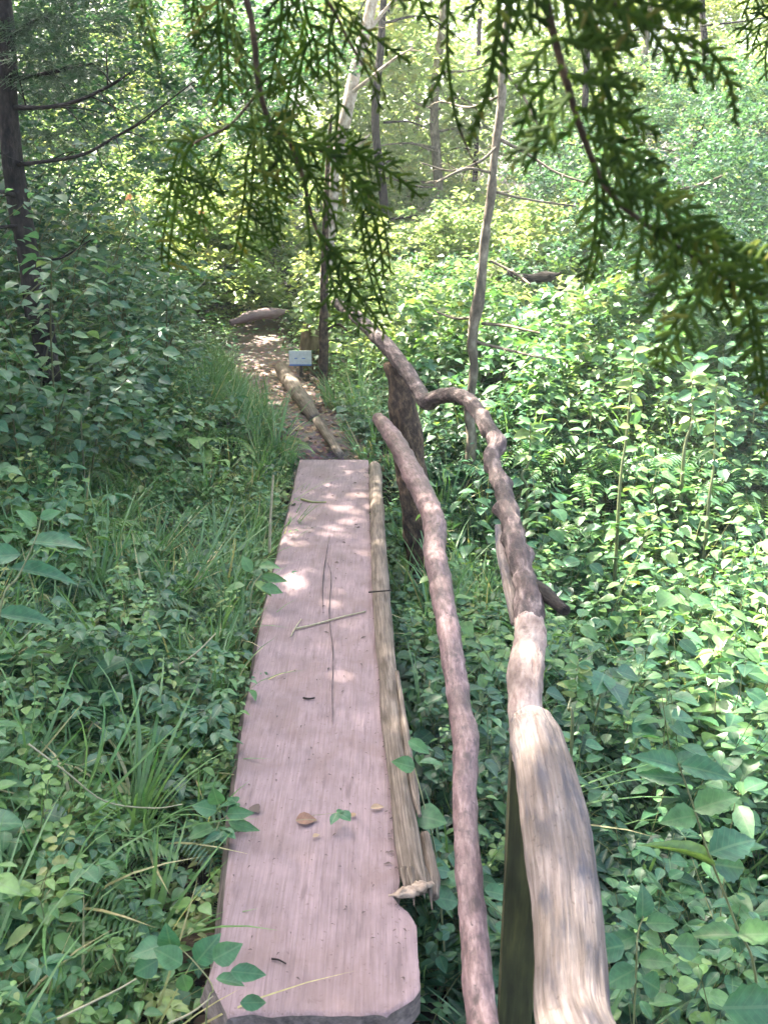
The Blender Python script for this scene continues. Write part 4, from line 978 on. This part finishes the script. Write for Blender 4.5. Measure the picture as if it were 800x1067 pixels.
# slim centre tree with dead side limbs
tr = PX([(486, 498, 5.9, 13), (490, 460, 5.9, 11), (489, 430, 5.9, 10), (494, 385, 5.9, 9), (493, 350, 5.9, 11), (500, 305, 5.9, 12), (504, 255, 5.9, 9), (511, 205, 5.9, 10), (514, 165, 5.9, 8), (522, 110, 5.9, 9), (524, 60, 5.9, 8), (531, -10, 5.9, 8)])
tr[0] = (tr[0][0], 5.9, float(gz(tr[0][0], 5.9)) - .1, tr[0][3]); e = tr[-1]; tr += [(e[0] + .1, 6.0, 4.3, .025), (e[0] + .1, 6, 6.0, .012)]
tree('slim_tree', 'slim grey tree with thin dead side limbs behind the crooked handrail', tr, 'greybark', bump=.2, k=12, seed=6, lm='greybark',
     limbs=[PX([(503, 337, 5.9, 4), (530, 340, 5.7, 3), (562, 347, 5.5, 2)]), PX([(497, 357, 5.9, 4), (530, 365, 5.7, 3), (568, 374, 5.5, 2)]),
            PX([(511, 272, 5.9, 3), (535, 284, 5.8, 3), (552, 296, 5.6, 2)]), PX([(512, 180, 5.9, 3), (485, 176, 5.7, 3), (455, 190, 5.6, 2)]),
            PX([(520, 145, 5.9, 4), (548, 160, 5.8, 3), (580, 180, 5.7, 2.5), (615, 192, 5.6, 2)]), PX([(520, 150, 5.9, 3), (500, 168, 5.8, 3), (470, 178, 5.7, 2), (440, 170, 5.6, 1.5)]),
            PX([(526, 75, 5.9, 3), (545, 100, 5.8, 3), (560, 130, 5.7, 2)]), PX([(516, 200, 5.9, 3), (550, 208, 6.1, 2.5), (600, 215, 6.3, 2)]), PX([(520, 100, 5.9, 3), (490, 112, 6.1, 2.5), (460, 105, 6.3, 2)]),
            PX([(497, 330, 5.9, 3), (475, 332, 6.1, 3), (455, 325, 6.2, 2)])],
     crown=[((e[0] + .1, 6.1, 4.6), (1.4, 1.5, 1.0), 4200, .085)])

# background trees: (px at base, base Y, width px, lean px to the top, bark, label)
BG = [(452, 15, 12, 2, 'greybark', 'straight mossy trunk far off left of the slim grey tree'),
      (487, 17, 7, 4, 'darkbark', 'very thin far trunk glimpsed just left of the slim grey tree'),
      (586, 12, 9, 8, 'darkbark', 'short dark trunk standing behind the fallen dark log'),
      (570, 19, 8, -4, 'greybark', 'distant grey trunk between the slim tree and the right cedar branch'),
      (400, 13.5, 11, 0, 'darkbark', 'dark trunk behind the drooping cedar tips'),
      (425, 20, 9, 6, 'greybark', 'pale distant trunk just right of the leaning pale tree'),
      (640, 16, 9, 10, 'greybark', 'grey trunk half hidden behind the big cedar branch'),
      (700, 14, 9, -12, 'darkbark', 'leaning dark trunk in the right-hand thicket'),
      (765, 17, 11, 6, 'greybark', 'far grey trunk near the right edge'),
      (250, 15, 9, -6, 'darkbark', 'dark trunk rising behind the left bank shrubs'),
      (205, 12, 7, 14, 'darkbark', 'thin slanting trunk above the left bank'),
      (105, 13, 10, -4, 'greybark', 'grey trunk behind the bare conifer limbs'),
      (300, 19, 9, 3, 'greybark', 'distant straight trunk left of the pale tree'),
      (155, 18, 10, 5, 'darkbark', 'far dark trunk high on the left bank')]
for i, (bx, Y, wd, lean, bk, lab) in enumerate(BG):
    x = (bx - 400) / F_PX * Y * 1.02; z = float(gz(x, Y)); s = Y / F_PX
    r0 = wd * s / 2 * .8
    H = random.uniform(7, 9.5)
    trk = [(x, Y, z - .15, r0 * 1.25), (x + lean * s * .2, Y, z + 1.2, r0), (x + lean * s * .5 + random.uniform(-.12, .12), Y, z + 2.3, r0 * .9), (x + lean * s + random.uniform(-.1, .1), Y + .1, z + 4, r0 * .8), (x + lean * s * 1.8, Y, z + H, r0 * .3)]
    lb = []
    for j in range(9):
        h = z + random.uniform(.9, 4.5); a = random.uniform(0, 6.28); l = random.uniform(.6, 1.6)
        xx = x + lean * s * (h - z) / 4
        lb.append([(xx, Y, h, r0 * .3), (xx + math.cos(a) * l * .5, Y + math.sin(a) * l * .5, h + .05, r0 * .2), (xx + math.cos(a) * l, Y + math.sin(a) * l, h - random.uniform(-.3, .3), r0 * .1)])
    tree('background_tree', lab, trk, bk, limbs=lb, k=9, seed=20 + i, group='trees in the wood behind',
         crown=[((x + lean * s, Y, z + H * .72), (2.0, 1.8, 1.6), 900, .12, dict(clumps=34, tint=.4 + .2 * math.sin(i * 2.1)))])

# fallen things in the wood
g = Geo(); P = [W(528, 284, 9.5), W(550, 291, 9.5), W(568, 289, 9.5), W(584, 285, 9.5)]
tube(g, P, [.02, .045, .05, .02], per=8, k=12, bump=.3, fs=14); tag(g.obj('fallen_log', M['darkbark'], origin=tuple(P[0])), 'short dark rotten log lying beneath the trees right of the slim tree', 'log')
g = Geo(); P = [W(585, 312, 8.0), W(610, 312, 7.9), W(632, 302, 7.8), W(652, 284, 7.7)]
tube(g, P, [.022, .02, .016, .01], per=6, k=8, bump=.15, fs=20); tag(g.obj('fallen_branch', M['palebark'], origin=tuple(P[0])), 'pale curved dead branch lying in the sunlit brush', 'branch')
g = Geo(); P = [W(640, 216, 9.0), W(680, 205, 9.0), W(730, 192, 9.0), W(760, 180, 9.0)]
tube(g, P, [.02, .018, .014, .01], per=6, k=8, bump=.15, fs=20); tag(g.obj('fallen_branch', M['greybark'], origin=tuple(P[0])), 'long straight grey branch caught high in the right-hand thicket', 'branch')
g = Geo(); P = [W(240, 336, 9.8), W(262, 330, 9.9), W(285, 326, 10.0), W(300, 324, 10.1)]
tube(g, P, [.03, .055, .05, .02], per=8, k=14, bump=.25, fs=14); tag(g.obj('fallen_log', M['plank'], origin=tuple(P[0])), 'pinkish bare log lying across the far bend of the path', 'log')

tree('unseen_shade_tree', 'unseen leafy tree added beyond the frame to shade the upper left bank', [(-6.6, 9.2, float(gz(-6.6, 9.2)) - .2, .16), (-6.5, 9.2, 4.5, .12), (-6.3, 9.2, 8, .03)], 'greybark',
     crown=[((-6.2, 9.3, 6.2), (2.2, 2.6, 1.6), 10000, .12, dict(clumps=60, clr=.22))], leafm='shrub', seed=63)  # unseen tree, added off frame to keep the upper left bank in shade
# unseen trees added outside the frame, crowns placed to shade plank and branches
tree('unseen_shade_tree', 'unseen large-leaved tree added beyond the left edge to shade the plank', [(-5.2, 5.6, float(gz(-5.2, 5.6)) - .2, .14), (-5.0, 5.7, 2.5, .12), (-4.6, 6.0, 5.0, .08), (-4.2, 6.2, 7.0, .03)], 'greybark',
     crown=[((-4.35, 6.0, 5.2), (1.75, 3.3, 1.5), 20000, .12, dict(clumps=90, clr=.2)), ((-4.4, 2.4, 5.4), (2.6, 2.4, 1.5), 8000, .12, dict(clumps=50, clr=.22))], leafm='shrub', seed=61)
tree('unseen_cedar', 'unseen cedar behind the viewer, its dense crown placed overhead to darken the hanging branches', [(1.3, -1.2, float(gz(1.3, -1.2)) - .2, .16), (1.25, -1.1, 2.5, .13), (1.2, -1.0, 6.0, .05)], 'bark',
     crown=[((.4, -.2, 3.6), (2.2, 1.7, .8), 9000, .10, dict(clumps=50, clr=.25))], leafm='cedar', seed=62)  # crown set out of view overhead so the hanging branches stay dark

# ------------------------------------------------------------------ thickets (nobody could count them)
def thicket(name, label, boxes, m, tpl=T_LOW, seed=0):
    """boxes: (centre, radius, leaves, leaf length, clumps, tint)"""
    g = Geo()
    for i, (c, rad, n, L, cl, t) in enumerate(boxes): crown_leaves(g, c, rad, n, L, tpl=tpl, clumps=cl, seed=seed + i, tint=t, clr=.14, flat=1.)
    tag(g.obj(name, m), label, 'thicket', kind='stuff')
def thickets():
    # left bank: arching hazel-like shrubs with broad leaves on the rising bank
    g = Geo(); r = np.random.default_rng(77)
    n = 420; y = r.uniform(3.6, 10.5, n); x = -(r.uniform(.9, 5.2, n)) - .04 * y
    keep = (x < xc(y) - 1.0 + .1 * (y > 6)) & (np.abs(x) < y * .5 + .8); x, y = x[keep], y[keep]
    for xi, yi in zip(x, y):
        z = float(gz(xi, yi)); h = r.uniform(.7, 1.5) * (1 if xi < xc(yi) - 1.3 else .6); a = r.uniform(0, 6.28); b = r.uniform(.2, .6)
        d = np.array([math.cos(a), math.sin(a), 0]) + [.35, -.25, 0]
        pts = spline([(xi, yi, z), np.array([xi, yi, z]) + d * b * h * .35 + [0, 0, h * .65], np.array([xi, yi, z]) + d * b * h + [0, 0, h]], [1, 1, 1], 7)[0]
        stick(g, pts[::2], .006, .002, 1.0, k=4)
        P = []; D = []; Nn = []; LL = []
        for q in pts[3:]:
            for j in range(6):
                an = r.uniform(0, 6.28); l = r.uniform(.0, .22); dd = np.array([math.cos(an), math.sin(an), r.uniform(-.35, .15)])
                P.append(q + dd * l); D.append(dd); Nn.append([r.normal(0, .35), r.normal(0, .35) - .15, 1]); LL.append(r.uniform(.03, .085))
        LL = np.array(LL); leaves(g, T_OV if yi < 7.5 else T_LOW, P, D, Nn, LL, LL * .36, np.clip(.5 + r.normal(0, .16, len(P)) + r.normal(0, .12), 0, .88))
    tag(g.obj('bank_thicket', M['shrub']), 'broad-leaved blue-green thicket climbing the bank behind the dark conifer', 'thicket', kind='stuff')
    # right thicket: fine small leaves
    B = []
    for i in range(46):
        Y = r.uniform(7.5, 14); px = r.uniform(560, 900); x = (px - 400) / F_PX * Y; z = float(gz(x, Y))
        B.append(((x, Y, z + r.uniform(.3, 2.2)), (r.uniform(.6, 1.2), .8, r.uniform(.35, .8)), 1500, .055, 22, r.uniform(.2, .6)))
    thicket('shrubbery', 'fine-leaved pale thicket rising behind the big cedar branch', B, M['shrub'], seed=300)
    B = []
    for i in range(165):
        Y = r.uniform(14, 30); px = r.uniform(-60, 860); x = (px - 400) / F_PX * Y; z = float(gz(x, Y))
        B.append(((x, Y, z + r.uniform(0, .24) * Y + .3), (r.uniform(1.2, 2.4), 1.5, r.uniform(.5, 1.2)), 1100, r.uniform(.10, .15), 26, r.uniform(.25, .75)))
    thicket('woods', 'sun-dappled mass of leaves closing the view between the trunks', B, M['far'], seed=500)
    B = []
    for i in range(70):
        Y = r.uniform(8, 14); px = r.uniform(-40, 600); x = (px - 400) / F_PX * Y
        if abs(x - xc(Y)) < .6 and Y < 10.5: continue
        z = float(gz(x, Y)); hi = z + r.uniform(.3, 1.2) if px > 330 else z + r.uniform(.5, 2.8)
        B.append(((x, Y, hi), (r.uniform(.5, 1.0), .7, r.uniform(.25, .5)), 700, .075, 16, r.uniform(.3, .7)))
    thicket('brush', 'bright low brush filling the wood floor between the near and far trunks', B, M['far'], seed=700)
    B = []
    for i in range(60):
        Y = r.uniform(6.6, 13); px = r.uniform(430, 860); x = (px - 400) / F_PX * Y
        z = float(gz(x, Y)); B.append(((x, Y, z + r.uniform(.2, .9)), (r.uniform(.4, .9), .6, r.uniform(.25, .5)), 420, .085, 14, r.uniform(.3, .7)))
    thicket('brush', 'pale leafy brush merging the right-hand hollow with the wood', B, M['leaf'], seed=1700)
    B = []
    for i in range(26):
        Y = r.uniform(10.2, 13.5); px = r.uniform(190, 350); x = (px - 400) / F_PX * Y
        z = float(gz(x, Y)); B.append(((x, Y, z + r.uniform(.1, 1.9)), (r.uniform(.4, .8), .5, r.uniform(.25, .5)), 420, .075, 12, r.uniform(.4, .8)))
    thicket('brush', 'bright green brush closing the far bend of the path', B, M['far'], seed=2700)
    B = []
    for i in range(46):
        Y = r.uniform(6.2, 9.5); px = r.uniform(-60, 290); x = (px - 400) / F_PX * Y; py = r.uniform(-20, 190 if px > 60 else 330)
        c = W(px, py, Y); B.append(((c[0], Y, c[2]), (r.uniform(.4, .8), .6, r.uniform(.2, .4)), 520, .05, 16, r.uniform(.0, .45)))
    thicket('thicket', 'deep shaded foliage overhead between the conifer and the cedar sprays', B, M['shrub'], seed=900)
thickets()

# ------------------------------------------------------------------ individual plants
TB = .22
def plant(name, label, stem_px, Y0, Y1, lv, w0=3., w1=1.5, m='leaf', tpl=T_OV, cat='plant', stem_m='leaf', group=None, root_ground=True):
    """lv: (px,py,Y,dirx,diry_px,len_px,halfwidth_px,tint) leaf base and direction in the photo, tilted in depth"""
    ds = np.linspace(Y0, Y1, len(stem_px)); P = [W(a, b, Y) for (a, b), Y in zip(stem_px, ds)]
    if root_ground: P[0][2] = float(gz(P[0][0], P[0][1])) - .01
    root = empty(name, tuple(P[0]), label, cat, group)
    g = Geo(); Q = spline(P, np.ones(len(P)), 6)[0]; s = (Y0 + Y1) / 2 / F_PX / 2
    stick(g, Q, w0 * s, w1 * s, .96, k=6); g.obj('stem', M[stem_m], root, origin=tuple(P[0]))
    A = []; D = []; Nn = []; L = []; Wd = []; T = []
    for (a, b, Y, dx, dy, l, hw, t) in lv:
        d = depth(a, b, Y) / F_PX; p = W(a, b, Y); k_ = math.hypot(dx, dy)
        vec = np.array([dx / k_, random.uniform(-.5, .3), -dy / k_ * .9]); A.append(p); D.append(vec); L.append(l * d); Wd.append(hw * d * (.85 if tpl is T_BIG else 1.05)); T.append(min(t + TB + random.gauss(0, .06), .85))
        Nn.append([random.gauss(0, .35), random.gauss(-.6, .25), .8])
    g = Geo(); leaves(g, tpl, A, D, Nn, np.array(L), np.array(Wd), np.array(T)); g.obj('foliage', M[m], root, origin=tuple(P[0]))
plant('broadleaf_plant', 'tall plant with large pointed toothed leaves standing right of the thick log', [(800, 1100), (788, 1040), (765, 960), (738, 890), (722, 840), (706, 795)], 1.62, 1.75,
      [(707, 800, 1.75, -60, -40, 55, 14, .1), (708, 798, 1.75, 60, -5, 55, 15, .15), (712, 812, 1.74, -70, 0, 50, 10, .1), (722, 845, 1.72, 40, -25, 50, 18, .1), (725, 850, 1.72, -45, -5, 40, 16, .2),
       (738, 890, 1.7, 50, -15, 60, 22, .05), (745, 905, 1.7, -70, -60, 90, 9, .55), (742, 900, 1.7, 60, 20, 50, 18, .1), (770, 975, 1.66, -50, 5, 55, 12, .3), (752, 1050, 1.62, 60, -10, 75, 27, .1), (768, 975, 1.66, 40, -20, 50, 16, .2)], 4, 2, tpl=T_BIG)
plant('leafy_sprig', 'low sprig with oval leaves beside the base of the thick log', [(668, 1090), (662, 1020), (664, 975), (670, 955)], 1.6, 1.7,
      [(664, 965, 1.7, -20, -25, 32, 11, .1), (668, 958, 1.7, 5, -40, 36, 12, .1), (672, 962, 1.7, 35, -8, 34, 10, .12), (662, 975, 1.68, -35, 5, 34, 10, .1), (672, 975, 1.68, 25, 15, 28, 9, .2),
       (664, 1000, 1.66, 35, -12, 36, 10, .2), (662, 1010, 1.65, -30, 10, 36, 13, .1), (668, 1020, 1.64, 30, 25, 34, 13, .15), (650, 985, 1.6, -40, 0, 40, 14, .05), (700, 985, 1.6, 40, 15, 44, 13, .15)], 3, 2)
plant('longleaf_plant', 'plant with long drooping lance-shaped leaves at the outer edge of the left bank', [(-25, 700), (0, 640), (20, 600), (38, 560), (45, 530)], 2.3, 2.5,
      [(38, 548, 2.48, -15, -30, 26, 8, .35), (30, 565, 2.46, 40, -5, 62, 11, .2), (22, 578, 2.44, -50, -8, 55, 13, .2), (10, 592, 2.42, 60, 14, 70, 10, .15), (42, 540, 2.48, 20, -8, 22, 6, .2), (-4, 640, 2.4, 45, 10, 60, 10, .1)], 3, 1.5)
plant('bramble_sprig', 'leafy sprig leaning over the near left corner of the plank', [(205, 1150), (215, 1060), (222, 1030), (205, 1005), (185, 985)], 1.34, 1.5,
      [(222, 1000, 1.44, 25, -16, 34, 12, .1), (240, 1012, 1.42, 28, 4, 38, 9, .1), (225, 1020, 1.42, 30, 8, 32, 8, .15), (205, 1003, 1.46, 20, -32, 40, 13, .1), (190, 1005, 1.46, -25, -20, 34, 12, .1), (180, 990, 1.5, -5, -30, 32, 12, .1), (172, 985, 1.5, -30, -5, 34, 13, .05), (250, 1045, 1.4, 28, 8, 30, 8, .2), (165, 1000, 1.48, -30, 15, 30, 12, .12), (190, 1015, 1.45, 5, 20, 22, 9, .2)], 2.5, 1.5)
plant('bramble_sprig', 'small three-leaved sprig poking over the plank edge halfway along its left side', [(205, 900), (225, 868), (236, 850)], 1.95, 2.05,
      [(236, 848, 2.05, 28, -8, 30, 7, .2), (238, 856, 2.05, 32, 3, 34, 6, .12), (238, 862, 2.05, 28, 10, 30, 6, .1), (226, 845, 2.02, -22, -10, 26, 9, .1), (222, 862, 2.0, -28, 5, 28, 9, .1), (228, 838, 2.02, -4, -24, 22, 9, .1)], 2, 1.2)
plant('bramble_sprig', 'bushy sprig growing over the far left edge of the plank', [(258, 660), (262, 620), (272, 598)], 3.3, 3.45,
      [(272, 600, 3.45, 22, 3, 28, 5, .25), (270, 590, 3.45, 26, -6, 24, 5, .3), (265, 606, 3.42, 26, 14, 24, 5, .6), (262, 596, 3.4, -10, -20, 20, 6, .2), (255, 610, 3.4, -22, 2, 22, 7, .3), (272, 612, 3.4, 24, 6, 24, 6, .2)], 2, 1.2)
plant('bramble_sprig', 'broad-leaved sprig squeezed between the pole and the reddish rail', [(470, 960), (455, 900), (442, 840), (432, 800)], 2.0, 2.25,
      [(432, 800, 2.25, -18, -12, 26, 9, .2), (436, 795, 2.25, 22, -8, 26, 7, .15), (432, 850, 2.15, 34, -4, 34, 15, .1), (438, 880, 2.1, 28, 4, 26, 9, .15), (446, 905, 2.05, 26, 8, 30, 11, .1), (450, 935, 2.0, 24, 8, 34, 13, .1), (425, 772, 2.3, 20, 6, 26, 7, .3)], 2.5, 1.5)
for px, top, bot, Y, lab in ((655, 365, 545, 4.6, 'thin upright sapling stem with a tuft of small leaves right of the handrails'), (718, 385, 490, 5.4, 'shorter thin sapling stem below the big cedar branch'),
                             (741, 400, 560, 5.0, 'faint thin sapling stem standing nearest the right edge'), (600, 690, 760, 2.6, 'pale wiry seedling stem beside the thick log'), (550, 440, 520, 5.2, 'pale wiry sapling just right of the bend in the crooked handrail')):
    lv = []
    for i in range(9):
        t = (i / 9) ** 1.4; py = top + t * (bot - top) * .6; sgn = 1 if random.random() < .5 else -1
        xx = px + (bot - top) * (.03 - .06 * t * .6 - .0 * t)
        for q in range(random.choice((1, 2, 3))):
            lv.append((xx, py + q * 3, Y, sgn * random.uniform(6, 30), random.uniform(-16, 14), random.uniform(9, 22), random.uniform(3, 6), random.uniform(.1, .8))); sgn = -sgn
    plant('sapling', lab, [(px - (bot - top) * .06, bot + 40), (px - (bot - top) * .05 + random.uniform(-4, 4), bot), (px - 5 + random.uniform(-5, 5), bot * .7 + top * .3), (px + random.uniform(-5, 3), (top + bot) / 2), (px + (bot - top) * .03, top)], Y, Y + .15, lv, 4.6, 1.8, stem_m='shrub', group='thin saplings in the hollow')

# small loose things
def strand(name, label, px, Ys, w0, w1, m='cut', cat='stalk'):
    g = Geo(); P = [W(a, b, Y) for (a, b), Y in zip(px, Ys)]; d = np.mean(Ys) / F_PX / 2
    stick(g, spline(P, np.ones(len(P)), 5)[0], w0 * d, w1 * d, .9, k=5); tag(g.obj(name, M[m], origin=tuple(P[0])), label, cat)
def on_plank(name, label, px, w0, w1, m='cut', cat='stalk', z=.006):
    g = Geo(); P = [G(a, b, z) for a, b in px]; d = P[0][1] / F_PX / 2
    stick(g, spline(P, np.ones(len(P)), 5)[0], w0 * d, w1 * d, .9, k=5); tag(g.obj(name, M[m], origin=tuple(P[0])), label, cat)
on_plank('straw', 'pale straw lying slantwise across the middle of the plank', [(308, 655), (330, 650), (355, 643), (381, 637)], 2.6, 1.6, 'dry')
on_plank('straw', 'faint short straw beside the longer slanting one', [(303, 663), (309, 652), (314, 645)], 1.6, 1.2, 'dry')
on_plank('twig', 'small dark twig on the plank below the long crack', [(316, 727), (322, 728), (328, 727)], 2.5, 2, 'darkbark', 'twig')
on_plank('twig', 'tiny dark twig lying near the wide near end of the plank', [(283, 999), (290, 1000), (298, 1004)], 3, 2, 'darkbark', 'twig')
on_plank('grass_blade', 'green grass blade fallen across the far part of the plank', [(314, 520), (326, 523), (340, 523)], 3, 1.5, 'grass', 'grass blade')
on_plank('twig', 'thin twig lying over the brown pole', [(384, 617), (396, 616), (408, 615)], 2, 1.5, 'darkbark', 'twig', z=.055)
strand('dry_stalk', 'upright pale dry stalk at the far left edge of the plank', [(281, 575), (282, 540), (285, 495)], (4.0, 4.0, 4.0), 4, 2.5, 'dry')
strand('dry_stalk', 'long straw-coloured stalk lying over the undergrowth left of the plank', [(30, 775), (70, 805), (110, 835), (160, 842), (190, 838)], (1.9, 1.9, 1.95, 2.0, 2.0), 2.5, 1.5, 'dry')
strand('dry_stalk', 'pale curved stalk low in the near corner left of the plank', [(60, 1062), (95, 1045), (125, 1030), (142, 1020)], (1.25, 1.28, 1.3, 1.33), 3.5, 2, 'dry')
strand('dry_stalk', 'short pale stick poking out below the first corner of the plank', [(175, 1067), (200, 1055), (222, 1038)], (1.3, 1.35, 1.4), 3.5, 2, 'dry')
strand('dry_stalk', 'thin stick caught in the leaves halfway down the left bank', [(188, 692), (205, 680), (225, 660)], (2.7, 2.7, 2.75), 2.5, 1.5, 'dry')
def loose_leaf(label, px, py, L, wd, ang, z=.008, name='fallen_leaf', m='dry', tint=.3):
    g = Geo(); p = G(px, py, z); d = p[1] / F_PX * 1.1
    leaves(g, T_OV, [p], [(math.cos(ang), math.sin(ang), .12)], [(.1, -.2, 1)], L * d, wd * d, tint); tag(g.obj(name, M[m], origin=tuple(p)), label, 'leaf')
loose_leaf('curled reddish-brown dead leaf in the middle of the plank', 308, 855, 24, 9, 0.1, tint=.1)
loose_leaf('pale shred of leaf beside the reddish dead leaf', 326, 872, 9, 3, .6, tint=.6)
loose_leaf('pale dead leaf caught against the brown pole', 386, 842, 16, 4, .2, tint=.6)
loose_leaf('small tan leaf bit near the pole on the plank', 366, 851, 9, 3, 1.0, tint=.5)
loose_leaf('dark curled leaf at the left rim of the plank', 262, 840, 14, 7, -.8, m='rust')
for px, py, lab in ((135, 205, 'tiny orange blossom on the left bank nearer the dark conifer'), (210, 222, 'tiny orange blossom on the left bank nearer the cedar sprays')):
    g = Geo(); p = W(px, py, 4.4); n = 5
    a = np.linspace(0, 6.28, n, endpoint=False); leaves(g, T_OV, np.tile(p, (n, 1)), np.c_[np.cos(a), np.full(n, -.5), np.sin(a)], np.c_[rng.normal(0, .8, n), np.full(n, -.6), rng.normal(0, .8, n)], rng.uniform(.012, .024, n), .009, .5)
    stick(g, [p, p + [0, .02, -.03], p + [.01, .05, -.08]], .001, .001, 1.0)
    tag(g.obj('orange_blossom', M['orange'], origin=tuple(p)), lab, 'flower')

# ------------------------------------------------------------------ haze
def haze():
    me = bpy.data.meshes.new('haze'); x0, x1, y0, y1, z0, z1 = -70, 70, -24, 115, -6, 22
    v = [(x, y, z) for x in (x0, x1) for y in (y0, y1) for z in (z0, z1)]
    me.from_pydata(v, [], [(0, 1, 3, 2), (4, 6, 7, 5), (0, 4, 5, 1), (2, 3, 7, 6), (0, 2, 6, 4), (1, 5, 7, 3)])
    o = bpy.data.objects.new('haze', me); sc.collection.objects.link(o)
    m = bpy.data.materials.new('haze'); m.use_nodes = True; nt = m.node_tree
    nt.nodes.remove(nt.nodes['Principled BSDF'])
    pv = nt.nodes.new('ShaderNodeVolumePrincipled'); pv.inputs['Color'].default_value = (.95, .97, 1, 1)
    pv.inputs['Density'].default_value = HAZE; pv.inputs['Anisotropy'].default_value = .3
    nt.links.new(pv.outputs[0], nt.nodes['Material Output'].inputs['Volume'])
    me.materials.append(m); tag(o, 'faint pale haze added through the wood to lighten the background', 'haze', kind='stuff')
HAZE = 0.0018  # thin volume added to veil and lighten the background
haze()
